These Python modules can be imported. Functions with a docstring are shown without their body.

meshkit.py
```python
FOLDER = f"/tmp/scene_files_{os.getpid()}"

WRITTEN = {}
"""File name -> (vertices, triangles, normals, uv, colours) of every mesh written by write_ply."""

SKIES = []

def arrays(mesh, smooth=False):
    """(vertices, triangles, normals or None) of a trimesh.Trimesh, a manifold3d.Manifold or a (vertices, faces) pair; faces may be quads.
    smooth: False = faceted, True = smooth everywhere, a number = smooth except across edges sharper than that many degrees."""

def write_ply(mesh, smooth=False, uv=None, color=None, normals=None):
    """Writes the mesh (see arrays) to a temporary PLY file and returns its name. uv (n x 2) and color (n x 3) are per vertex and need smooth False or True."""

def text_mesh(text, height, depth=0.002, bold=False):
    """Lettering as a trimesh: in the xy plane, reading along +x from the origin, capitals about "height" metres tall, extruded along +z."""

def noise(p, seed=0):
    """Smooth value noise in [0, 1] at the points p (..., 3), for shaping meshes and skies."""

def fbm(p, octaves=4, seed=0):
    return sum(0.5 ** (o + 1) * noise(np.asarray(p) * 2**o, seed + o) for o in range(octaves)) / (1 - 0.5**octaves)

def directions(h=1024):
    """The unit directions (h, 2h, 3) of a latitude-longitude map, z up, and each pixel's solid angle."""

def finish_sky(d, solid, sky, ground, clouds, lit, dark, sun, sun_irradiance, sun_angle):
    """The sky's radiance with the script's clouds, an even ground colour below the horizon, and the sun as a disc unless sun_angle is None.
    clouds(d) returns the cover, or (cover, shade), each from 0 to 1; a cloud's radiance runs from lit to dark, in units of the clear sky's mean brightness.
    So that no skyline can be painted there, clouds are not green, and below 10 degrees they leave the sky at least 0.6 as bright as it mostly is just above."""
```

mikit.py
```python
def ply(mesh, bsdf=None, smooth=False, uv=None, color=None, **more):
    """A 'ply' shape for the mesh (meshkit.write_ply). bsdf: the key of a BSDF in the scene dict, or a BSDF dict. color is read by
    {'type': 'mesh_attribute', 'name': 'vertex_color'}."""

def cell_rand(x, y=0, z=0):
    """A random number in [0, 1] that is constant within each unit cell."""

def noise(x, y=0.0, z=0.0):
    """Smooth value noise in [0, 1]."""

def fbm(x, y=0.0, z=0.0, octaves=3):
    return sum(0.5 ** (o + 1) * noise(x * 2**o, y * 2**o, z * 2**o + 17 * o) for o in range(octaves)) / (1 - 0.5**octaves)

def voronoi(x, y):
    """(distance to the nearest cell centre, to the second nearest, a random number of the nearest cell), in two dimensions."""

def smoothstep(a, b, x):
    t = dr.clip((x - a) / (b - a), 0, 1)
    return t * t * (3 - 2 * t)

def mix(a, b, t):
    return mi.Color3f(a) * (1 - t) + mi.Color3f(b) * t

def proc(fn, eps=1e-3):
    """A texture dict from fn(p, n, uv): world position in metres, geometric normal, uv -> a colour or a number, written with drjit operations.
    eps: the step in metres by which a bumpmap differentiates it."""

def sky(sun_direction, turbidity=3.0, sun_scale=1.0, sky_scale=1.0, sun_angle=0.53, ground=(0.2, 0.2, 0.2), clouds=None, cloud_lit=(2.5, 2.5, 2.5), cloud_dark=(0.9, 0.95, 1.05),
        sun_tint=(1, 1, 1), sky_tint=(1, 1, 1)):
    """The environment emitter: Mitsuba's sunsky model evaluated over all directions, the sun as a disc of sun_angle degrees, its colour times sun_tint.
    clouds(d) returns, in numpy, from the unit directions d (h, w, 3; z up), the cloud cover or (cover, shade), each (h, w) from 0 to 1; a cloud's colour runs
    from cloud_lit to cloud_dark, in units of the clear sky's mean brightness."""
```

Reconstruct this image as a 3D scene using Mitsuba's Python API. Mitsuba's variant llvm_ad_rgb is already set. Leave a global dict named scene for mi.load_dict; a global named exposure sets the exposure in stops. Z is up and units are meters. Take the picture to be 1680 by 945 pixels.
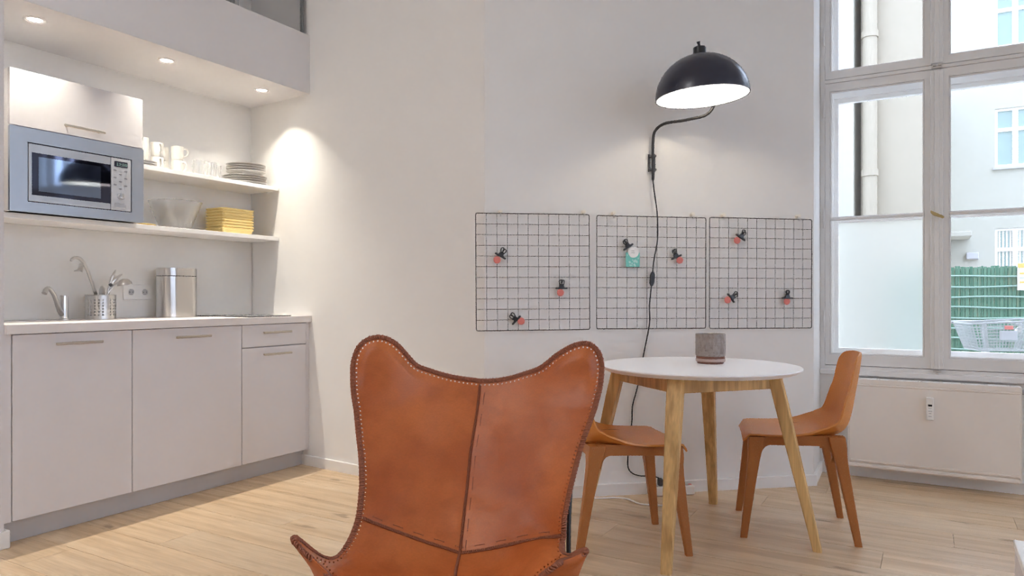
import math
import numpy as np
import trimesh
import drjit as dr
import mitsuba as mi
import mikit
import meshkit
import shapely
import shapely.geometry as sg
from scipy.interpolate import RBFInterpolator
from scipy.spatial import Delaunay
from mikit import noise, fbm, voronoi, cell_rand, smoothstep, mix, proc

T = mi.ScalarTransform4f
scene, labels = {}, {}
rng = np.random.default_rng(7)

# ---------------------------------------------------------------- camera, sky, big lights, exposure
exposure = 0.3
YAW = math.radians(30.28)
FWD = np.array([-math.sin(YAW), math.cos(YAW), 0.0])
EYE = np.array([0.0, 0.0, 1.05])
scene['camera'] = {'type': 'perspective', 'fov': math.degrees(2 * math.atan(840 / 1168.0)), 'fov_axis': 'x', 'near_clip': 0.05, 'far_clip': 500.0,
                   'principal_point_offset_x': 0.0, 'principal_point_offset_y': -14.5 / 945,
                   'to_world': T().look_at(origin=EYE.tolist(), target=(EYE + FWD).tolist(), up=[0, 0, 1])}


def overcast(d):
    n = meshkit.fbm(d * 3.0 + 5.0, 4, seed=3)
    return np.full(d.shape[:2], 1.0), np.clip((n - 0.35) * 1.2, 0, 0.6)


SKY = 1.0
scene['sky'] = mikit.sky((0.5, -0.6, 0.7), turbidity=4.0, sun_scale=0.0, sky_scale=18 * SKY, ground=(0.3, 0.3, 0.3), clouds=overcast,
                         cloud_lit=(1.68, 2.0, 2.55), cloud_dark=(1.3, 1.55, 2.05))
DOWNLIGHT = 3.4       # spot intensity of each recessed lamp
ROOM_FILL = 7.2       # radiance of the two added fill globes behind the camera
WALL_LAMP = 95.0      # radiance of the bulb in the black wall lamp


# ---------------------------------------------------------------- materials
def rgb(*c):
    return {'type': 'rgb', 'value': list(c)}


def two(b):
    return {'type': 'twosided', 'bsdf': b}


def matte(key, *c):
    scene[key] = two({'type': 'diffuse', 'reflectance': rgb(*c)})


def plastic(key, c, rough=0.4, spec=0.5, **kw):
    scene[key] = two({'type': 'principled', 'base_color': rgb(*c) if isinstance(c, tuple) else c, 'roughness': rough, 'specular': spec, **kw})


def metal(key, c, rough=0.25):
    scene[key] = two({'type': 'principled', 'base_color': rgb(*c), 'roughness': rough, 'metallic': 1.0})


PLANK_W, PLANK_L, ROW0 = 0.2075, 1.9, 3.094


def oak_floor(p, n, uv):
    row = dr.floor((p.y - ROW0) / PLANK_W)
    off = row * 0.567 + 0.917
    off = off - dr.floor(off)
    col = dr.floor(p.x / PLANK_L - off)
    r1, r2 = cell_rand(row + 50, col + 50, 1), cell_rand(row + 50, col + 50, 2)
    x, y = p.x + r1 * 9.0, p.y + r2 * 7.0
    grain = fbm(x * 2.2, y * 38.0, r1 * 5.0, octaves=4)
    fine = noise(x * 14.0, y * 240.0, 3.0)
    cloud = fbm(x * 1.1, y * 5.0, 9.0, octaves=3)
    d1, d2, w = voronoi(x * 1.5, y * 4.2)
    knot = smoothstep(0.11, 0.02, d1 + 0.12 * (noise(x * 25.0, y * 70.0) - 0.5)) * dr.select(w > 0.45, 1.0, 0.15)
    c = mix((0.60, 0.44, 0.28), (0.50, 0.35, 0.21), smoothstep(0.3, 0.75, grain))
    c = mix(c, (0.66, 0.52, 0.365), smoothstep(0.45, 0.8, cloud) * 0.6)
    c = c * (0.92 + 0.13 * r2) * (0.93 + 0.12 * fine)
    return mix(c, (0.20, 0.115, 0.06), knot * 0.55)


scene['mat_floor'] = two({'type': 'principled', 'base_color': proc(oak_floor), 'roughness': 0.38, 'specular': 0.8})


def oak_table(p, n, uv):
    g = fbm(p.x * 55.0, p.y * 55.0, p.z * 3.5, octaves=3)
    g2 = noise(p.x * 260.0, p.y * 260.0, p.z * 9.0)
    c = mix((0.62, 0.40, 0.17), (0.42, 0.245, 0.09), smoothstep(0.32, 0.72, g))
    return c * (0.9 + 0.2 * g2)


scene['mat_oak'] = two({'type': 'principled', 'base_color': proc(oak_table), 'roughness': 0.45, 'specular': 0.45})


def brown_composite(p, n, uv):
    g = noise(p.x * 420.0, p.y * 420.0, p.z * 420.0)
    b = fbm(p.x * 6.0, p.y * 6.0, p.z * 6.0)
    c = mix((0.50, 0.170, 0.030), (0.60, 0.225, 0.042), b)
    return mix(c, (0.62, 0.34, 0.13), smoothstep(0.68, 0.9, g) * 0.6)


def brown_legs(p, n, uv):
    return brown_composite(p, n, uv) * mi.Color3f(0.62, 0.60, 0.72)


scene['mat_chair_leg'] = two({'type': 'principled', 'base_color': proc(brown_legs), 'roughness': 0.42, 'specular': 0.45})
scene['mat_chair'] = two({'type': 'principled', 'base_color': proc(brown_composite), 'roughness': 0.34, 'specular': 0.6})


def leather(p, n, uv):
    a = fbm(p.x * 5.0, p.y * 5.0, p.z * 5.0, octaves=4)
    b = fbm(p.x * 14.0, p.y * 14.0, p.z * 18.0, octaves=3)
    f = noise(p.x * 300.0, p.y * 300.0, p.z * 300.0)
    c = mix((0.36, 0.086, 0.022), (0.48, 0.138, 0.038), smoothstep(0.3, 0.7, a))
    c = mix(c, (0.28, 0.055, 0.012), smoothstep(0.5, 0.8, b) * 0.3)
    return c * (0.94 + 0.12 * f)


def leather_grain(p, n, uv):
    return fbm(p.x * 330.0, p.y * 330.0, p.z * 330.0, octaves=2) + 2.5 * fbm(p.x * 22.0, p.y * 22.0, p.z * 22.0, octaves=2)


scene['mat_leather'] = two({'type': 'bumpmap', 'bump': proc(leather_grain, eps=6e-4), 'scale': 0.0009,
                            'bsdf': {'type': 'principled', 'base_color': proc(leather), 'roughness': 0.33, 'specular': 0.38, 'clearcoat': 0.12, 'clearcoat_gloss': 0.75}})
plastic('mat_lace', (0.27, 0.085, 0.040), 0.5)
plastic('mat_lace_dark', (0.09, 0.022, 0.012), 0.55)
plastic('mat_leather_under', (0.40, 0.20, 0.13), 0.7, 0.2)


def stoneware(p, n, uv):
    f = noise(p.x * 700.0, p.y * 700.0, p.z * 90.0)
    g = fbm(p.x * 120.0, p.y * 120.0, p.z * 40.0)
    c = mix((0.20, 0.155, 0.135), (0.36, 0.31, 0.28), g)
    return mix(c, (0.10, 0.07, 0.06), smoothstep(0.62, 0.9, f) * 0.7)


scene['mat_pot'] = two({'type': 'principled', 'base_color': proc(stoneware), 'roughness': 0.25, 'specular': 0.5, 'clearcoat': 0.4})
plastic('mat_pot_band', (0.14, 0.05, 0.03), 0.25)
plastic('mat_pot_light', (0.42, 0.30, 0.26), 0.3)

matte('mat_wall', 0.80, 0.79, 0.775)
matte('mat_wall_lit', 0.87, 0.86, 0.85)  # wall white lightened to stand in for downlight bounce in the kitchen niche
matte('mat_ceiling', 0.84, 0.84, 0.84)
plastic('mat_trim', (0.82, 0.81, 0.79), 0.4, 0.4)
plastic('mat_front', (0.68, 0.655, 0.66), 0.5, 0.35)
plastic('mat_gallery', (0.73, 0.715, 0.72), 0.7, 0.2)
plastic('mat_plinth', (0.52, 0.50, 0.49), 0.5, 0.3)
plastic('mat_worktop', (0.74, 0.70, 0.68), 0.35, 0.4)
plastic('mat_shelf', (0.86, 0.85, 0.83), 0.4, 0.4)
plastic('mat_splash', (0.88, 0.86, 0.82), 0.22, 0.4)
plastic('mat_ceramic', (0.76, 0.73, 0.68), 0.18, 0.5)
plastic('mat_yellow', (0.84, 0.65, 0.27), 0.45, 0.4)
plastic('mat_white_table', (0.88, 0.88, 0.89), 0.3, 0.5)
plastic('mat_table_edge', (0.62, 0.60, 0.56), 0.5)
plastic('mat_window', (0.74, 0.73, 0.72), 0.4, 0.45)
plastic('mat_radiator', (0.82, 0.77, 0.72), 0.4, 0.45)
plastic('mat_radiator_top', (0.84, 0.82, 0.80), 0.35, 0.45)
plastic('mat_white', (0.86, 0.85, 0.83), 0.4, 0.45)
plastic('mat_cream', (0.84, 0.79, 0.70), 0.4, 0.45)
plastic('mat_grey', (0.45, 0.45, 0.46), 0.5)
plastic('mat_dark', (0.05, 0.05, 0.055), 0.5)
plastic('mat_darkgrey', (0.16, 0.17, 0.175), 0.5)
plastic('mat_gap', (0.12, 0.10, 0.095), 0.8, 0.1)
plastic('mat_black', (0.012, 0.012, 0.014), 0.35, 0.5)
plastic('mat_clip', (0.010, 0.009, 0.009), 0.25, 0.5)
plastic('mat_coral', (0.66, 0.19, 0.16), 0.5)
plastic('mat_wire', (0.045, 0.040, 0.038), 0.45)
plastic('mat_shade', (0.013, 0.015, 0.032), 0.26, 0.7)
plastic('mat_shade_inside', (0.90, 0.89, 0.86), 0.6, 0.2)
plastic('mat_teal', (0.17, 0.55, 0.49), 0.5)
plastic('mat_teal_light', (0.48, 0.74, 0.69), 0.5)
plastic('mat_hob', (0.02, 0.02, 0.022), 0.08, 0.5)
metal('mat_steel', (0.62, 0.61, 0.60), 0.30)
metal('mat_steel_brushed', (0.66, 0.64, 0.62), 0.22)
metal('mat_chrome', (0.78, 0.78, 0.78), 0.10)
metal('mat_handle', (0.56, 0.51, 0.44), 0.35)
metal('mat_brass', (0.42, 0.33, 0.17), 0.35)
metal('mat_mw_steel', (0.55, 0.60, 0.68), 0.33)
metal('mat_mw_door', (0.60, 0.62, 0.66), 0.36)
metal('mat_mw_glass', (0.085, 0.09, 0.13), 0.03)
metal('mat_mw_screen', (0.26, 0.32, 0.43), 0.05)
plastic('mat_mw_panel', (0.56, 0.58, 0.62), 0.4)
plastic('mat_mw_print', (0.25, 0.26, 0.30), 0.5)
scene['mat_glass'] = {'type': 'thindielectric', 'int_ior': 1.5}
scene['mat_tableware_glass'] = {'type': 'blendbsdf', 'weight': 0.09, 'a': {'type': 'thindielectric', 'int_ior': 1.5}, 'b': two({'type': 'diffuse', 'reflectance': rgb(0.55, 0.56, 0.55)})}
scene['mat_glass_solid'] = {'type': 'dielectric', 'int_ior': 1.5}
scene['mat_frost'] = {'type': 'principledthin', 'base_color': rgb(0.90, 0.88, 0.82), 'roughness': 0.33, 'spec_trans': 0.6, 'diff_trans': 1.4, 'eta': 1.4}
plastic('mat_facade', (0.45, 0.44, 0.38), 0.9, 0.1)
plastic('mat_cream_wall', (0.395, 0.345, 0.27), 0.9, 0.1)
plastic('mat_far_pane', (0.24, 0.33, 0.31), 0.12, 0.6)
plastic('mat_curtain', (0.62, 0.58, 0.52), 0.8, 0.1)
plastic('mat_reed_wire', (0.27, 0.40, 0.33), 0.5)
matte('mat_ground', 0.42, 0.41, 0.39)
plastic('mat_bike', (0.42, 0.43, 0.42), 0.35)
plastic('mat_tyre', (0.03, 0.03, 0.03), 0.7)


def reed(p, n, uv):
    s = cell_rand(dr.floor(p.x * 55.0), 3, 1)
    f = noise(p.x * 90.0, p.z * 5.0, 2.0)
    c = mix((0.075, 0.17, 0.115), (0.12, 0.23, 0.16), s)
    return mix(c, (0.20, 0.25, 0.16), smoothstep(0.62, 0.9, f) * 0.6)


scene['mat_reed'] = two({'type': 'diffuse', 'reflectance': proc(reed)})


# ---------------------------------------------------------------- helpers
def numbered(key):
    if key not in scene and key not in labels:
        return key
    k = 1
    while '%s_%03d' % (key, k) in scene or '%s_%03d' % (key, k) in labels:
        k += 1
    return '%s_%03d' % (key, k)


def tag(key, label=None, cat=None, group=None, kind=None):
    d = {}
    if label: d['label'] = label
    if cat: d['category'] = cat
    if group: d['group'] = group
    if kind: d['kind'] = kind
    labels[key] = d
    return key


def thing(name, label, cat, group=None, kind=None):
    return tag(numbered(name), label, cat, group, kind)


def put(name, mesh, mat, parent=None, smooth=False, label=None, cat=None, group=None, kind=None, **more):
    key = numbered(name if parent is None else parent + '__' + name)
    scene[key] = mesh if isinstance(mesh, dict) else mikit.ply(mesh, mat, smooth=smooth, **more)
    if label or cat or group or kind:
        tag(key, label, cat, group, kind)
    return key


def moved(d, m):
    return {**d, 'to_world': m}


def struct(name, mesh, mat, label, cat, smooth=False):
    return put(name, mesh, mat, None, smooth, label, cat, None, 'structure')


def cat(ms):
    return trimesh.util.concatenate(ms)


def box(x0, x1, y0, y1, z0, z1, c=0.0):
    lo, hi = np.array([min(x0, x1), min(y0, y1), min(z0, z1)]), np.array([max(x0, x1), max(y0, y1), max(z0, z1)])
    if c <= 0:
        m = trimesh.creation.box(hi - lo)
        m.apply_translation((lo + hi) / 2)
        return m
    c = min(c, (hi - lo).min() * 0.45)
    pts = []
    for s in np.ndindex(2, 2, 2):
        k = np.where(np.array(s) == 0, lo, hi)
        inn = np.where(np.array(s) == 0, c, -c)
        for a in range(3):
            q = k + inn
            q[a] = k[a]
            pts.append(q)
    return trimesh.convex.convex_hull(np.array(pts))


def prism(poly, z0, z1):
    m = trimesh.creation.extrude_polygon(poly, z1 - z0, engine='earcut')
    m.apply_translation([0, 0, z0])
    return m


def xform(m, mat):
    m = m.copy()
    m.apply_transform(mat)
    return m


def frame4(o, x, y, z):
    M = np.eye(4)
    M[:3, 0], M[:3, 1], M[:3, 2], M[:3, 3] = x, y, z, o
    return M


def rotz(a, o=(0, 0, 0)):
    c, s = math.cos(a), math.sin(a)
    return frame4(o, [c, s, 0], [-s, c, 0], [0, 0, 1])


def mt(M):
    return T(np.asarray(M, float).tolist())


def tube(path, r, sides=8, closed=False, caps=True):
    P = np.asarray(path, float)
    n = len(P)
    R = np.full(n, r) if np.isscalar(r) else np.asarray(r, float)
    tg = (np.roll(P, -1, 0) - np.roll(P, 1, 0)) if closed else np.gradient(P, axis=0)
    tg /= np.linalg.norm(tg, axis=1, keepdims=True) + 1e-12
    u = np.cross(tg[0], [0.31, 0.17, 0.93])
    u /= np.linalg.norm(u)
    U = []
    for t in tg:
        u = u - t * (u @ t)
        u /= np.linalg.norm(u) + 1e-12
        U.append(u)
    U = np.array(U)
    W = np.cross(tg, U)
    a = np.arange(sides) * 2 * math.pi / sides
    V = (P[:, None] + R[:, None, None] * (np.cos(a)[None, :, None] * U[:, None] + np.sin(a)[None, :, None] * W[:, None])).reshape(-1, 3)
    Fc = []
    for i in range(n if closed else n - 1):
        j = (i + 1) % n
        for k in range(sides):
            l = (k + 1) % sides
            Fc += [[i * sides + k, i * sides + l, j * sides + l], [i * sides + k, j * sides + l, j * sides + k]]
    if not closed and caps:
        V = np.vstack([V, P[0], P[-1]])
        b0, b1 = n * sides, n * sides + 1
        for k in range(sides):
            l = (k + 1) % sides
            Fc += [[b0, l, k], [b1, (n - 1) * sides + k, (n - 1) * sides + l]]
    return trimesh.Trimesh(V, np.array(Fc), process=False)


def spline(pts, n):
    P = np.asarray(pts, float)
    from scipy.interpolate import CubicSpline
    s = np.r_[0, np.cumsum(np.linalg.norm(np.diff(P, axis=0), axis=1))]
    return CubicSpline(s, P)(np.linspace(0, s[-1], n))


def lathe(profile, seg=32):
    P = np.asarray(profile, float)
    a = np.arange(seg) * 2 * math.pi / seg
    V = np.stack([P[:, 0, None] * np.cos(a), P[:, 0, None] * np.sin(a), np.repeat(P[:, 1, None], seg, 1)], -1).reshape(-1, 3)
    Fc = []
    for i in range(len(P) - 1):
        for k in range(seg):
            l = (k + 1) % seg
            Fc += [[i * seg + k, i * seg + l, (i + 1) * seg + l], [i * seg + k, (i + 1) * seg + l, (i + 1) * seg + k]]
    m = trimesh.Trimesh(V, np.array(Fc), process=False)
    ar = m.area_faces
    m.update_faces(ar > 1e-12)
    return m


def cyl(p0, p1, r, seg=16):
    return tube([p0, p1], r, seg)


def hull(pts):
    return trimesh.convex.convex_hull(np.asarray(pts, float))


def ball(c, r, sub=2):
    m = trimesh.creation.icosphere(subdivisions=sub, radius=r)
    m.apply_translation(c)
    return m


# ---------------------------------------------------------------- the room shell
CEIL = 3.75
B = np.array([-1.965, 3.086])
C = np.array([-0.549, 4.276])
E_W = (C - B) / np.linalg.norm(C - B)            # along the slanted wall
N_W = np.array([E_W[1], -E_W[0]])                # out of it, into the room
SLOPE = (3.249 - 3.086) / (-3.93 + 1.965)


def back_y(x):
    return 3.086 + (x + 1.965) * SLOPE


def wall_pt(s, z, k=0.0):
    p = B + E_W * s + N_W * k
    return np.array([p[0], p[1], z])


W_FRAME = frame4(wall_pt(0, 0), [E_W[0], E_W[1], 0], [0, 0, 1], [N_W[0], N_W[1], 0])   # local x along the wall, y up, z into the room

XR, YR, YW = 3.1, -2.6, 4.64
room = sg.Polygon([(-3.33, YR), (XR, YR), (XR, YW), (-0.56, YW), tuple(C), tuple(B), (-3.93, 3.249), (-3.93, 1.497), (-3.33, 1.497)])
struct('floor', prism(room.buffer(0.12, join_style=2), -0.12, -0.005), 'mat_gap', 'light oak plank floor running under the table and the kitchen units', 'floor')
r0 = int(math.floor((YR - ROW0) / PLANK_W))
for r in range(r0, 8):
    off = (r * 0.567 + 0.917) % 1.0
    for c in range(-4, 4):
        x0 = (c + off) * PLANK_L
        q = sg.box(x0 + 0.0007, ROW0 + r * PLANK_W + 0.0007, x0 + PLANK_L - 0.0007, ROW0 + (r + 1) * PLANK_W - 0.0007).intersection(room)
        if q.is_empty or q.area < 0.002 or q.geom_type != 'Polygon':
            continue
        put('plank', prism(q, -0.005, 0.0), 'mat_floor', 'floor')

struct('ceiling', prism(room.buffer(0.3, join_style=2), CEIL, CEIL + 0.15), 'mat_ceiling', 'plain white ceiling high above the room, out of view', 'ceiling')
struct('wall_left', box(-4.08, -3.93, 1.35, 3.45, 0, CEIL), 'mat_wall_lit', 'white wall behind the kitchen shelves and the splashback', 'wall')
struct('wall_pier', cat([box(-3.93, -3.33, 1.35, 1.497, 0, CEIL), box(-3.48, -3.33, YR - 0.15, 1.35, 0, CEIL)]), 'mat_front', 'pale grey wall end beside the first base cabinet', 'wall')
struct('wall_back', prism(sg.Polygon([(-4.08, back_y(-4.08)), tuple(B), (-1.965, 3.30), (-4.08, 3.50)]), 0, CEIL), 'mat_wall', 'warm white wall between the kitchen and the wire grids', 'wall')
struct('wall_slanted', prism(sg.Polygon([tuple(B), tuple(C), tuple(C - N_W * 0.14), tuple(B - N_W * 0.14)]), 0, CEIL), 'mat_wall', 'white wall carrying the black lamp and the three wire grids', 'wall')
struct('wall_reveal', prism(sg.Polygon([tuple(C), (-0.56, YW), (-0.80, YW), tuple(C - N_W * 0.14)]), 0, CEIL), 'mat_wall', 'narrow white wall return between the lamp wall and the window', 'wall')
WX0, WX1, WZ0, WZ1 = -0.56, 0.66, 0.61, 3.35
UNSEEN_WIN2 = 2.05
struct('wall_window', cat([box(-0.80, XR, YW, 5.0, 0, WZ0), box(-0.80, XR, YW, 5.0, WZ1, CEIL), box(-0.80, WX0, YW, 5.0, WZ0, WZ1),
                           box(WX1, WX0 + UNSEEN_WIN2, YW, 5.0, WZ0, WZ1), box(WX1 + UNSEEN_WIN2, XR, YW, 5.0, WZ0, WZ1)]), 'mat_wall', 'white wall around the tall window, behind the radiator', 'wall')
UNSEEN_SIDE_WINDOWS = (2.9, 1.0, -0.9)  # unseen windows, placed to throw cool side light on slanted wall and cabinets
side = sg.box(YR - 0.15, 0, 5.0, CEIL)
for yc in UNSEEN_SIDE_WINDOWS:
    side = side.difference(sg.box(yc - 0.61, WZ0, yc + 0.61, WZ1))
side = trimesh.creation.extrude_polygon(side, 0.36, engine='earcut')
side.apply_transform(frame4([XR, 0, 0], [0, 1, 0], [0, 0, 1], [1, 0, 0]))
struct('wall_right', side, 'mat_wall', 'white wall on the far right, out of view', 'wall')
struct('wall_rear', box(-3.33, XR, YR - 0.15, YR, 0, CEIL), 'mat_wall', 'white wall behind the camera, out of view', 'wall')
struct('beam_gallery', prism(sg.Polygon([(-3.93, 1.497), (-3.33, 1.497), (-3.33, back_y(-3.33)), (-3.93, back_y(-3.93))]), 2.315, 2.68), 'mat_gallery',
       'pale grey gallery edge above the kitchen with the three recessed lights in its underside', 'gallery')

BB = 0.062


def baseboard(name, p, q, n, label, t=0.014):
    p, q, n = np.array(p), np.array(q), np.array(n)
    d = (q - p) / np.linalg.norm(q - p)
    M = frame4([p[0], p[1], 0], [d[0], d[1], 0], [n[0], n[1], 0], [0, 0, 1])
    L = np.linalg.norm(q - p)
    m = hull([[x, y, z] for x in (0, L) for y, z in ((0, 0), (t, 0), (t, BB - 0.003), (t - 0.004, BB), (0, BB))])
    struct(name, xform(m, M), 'mat_trim', label, 'baseboard')


nb = np.array([SLOPE, -1.0]) / math.hypot(SLOPE, 1)
baseboard('baseboard_back', (-3.395, back_y(-3.395)), B + E_W * 0.004, nb, 'white baseboard between the kitchen plinth and the wall corner')
baseboard('baseboard_slanted', B, C + E_W * 0.012, N_W, 'white baseboard under the wire grids and the black lamp')
baseboard('baseboard_reveal', C + np.array([0.0, -0.004]), (-0.56, YW), np.array([1.0, 0.03]), 'short white baseboard on the wall return by the window')
baseboard('baseboard_window', (-0.546, YW), (WX1 + 1.0, YW), np.array([0, -1.0]), 'white baseboard below the radiator')
struct('baseboard_pier', cat([box(-3.33, -3.312, YR, 1.511, 0, 0.075, 0.003), box(-3.37, -3.312, 1.497, 1.513, 0, 0.075, 0.003)]), 'mat_trim', 'white baseboard block at the foot of the wall end', 'baseboard')


# ---------------------------------------------------------------- window
def ring(x0, x1, z0, z1, ox0, ox1, oz0, oz1, y0, y1):
    """A frame in the xz plane: outer rectangle minus opening, with a small inner bevel on the room side."""
    poly = sg.box(x0, z0, x1, z1).difference(sg.box(ox0, oz0, ox1, oz1))
    m = trimesh.creation.extrude_polygon(poly, y1 - y0, engine='earcut')
    m.apply_transform(frame4([0, y1, 0], [1, 0, 0], [0, 0, 1], [0, -1, 0]))
    return m


def bead(ox0, ox1, oz0, oz1, y, w=0.010, d=0.008):
    return cat([box(ox0, ox0 + w, y, y + d, oz0, oz1, 0.002), box(ox1 - w, ox1, y, y + d, oz0, oz1, 0.002),
                box(ox0 + w, ox1 - w, y, y + d, oz0, oz0 + w, 0.002), box(ox0 + w, ox1 - w, y, y + d, oz1 - w, oz1, 0.002)])


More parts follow.
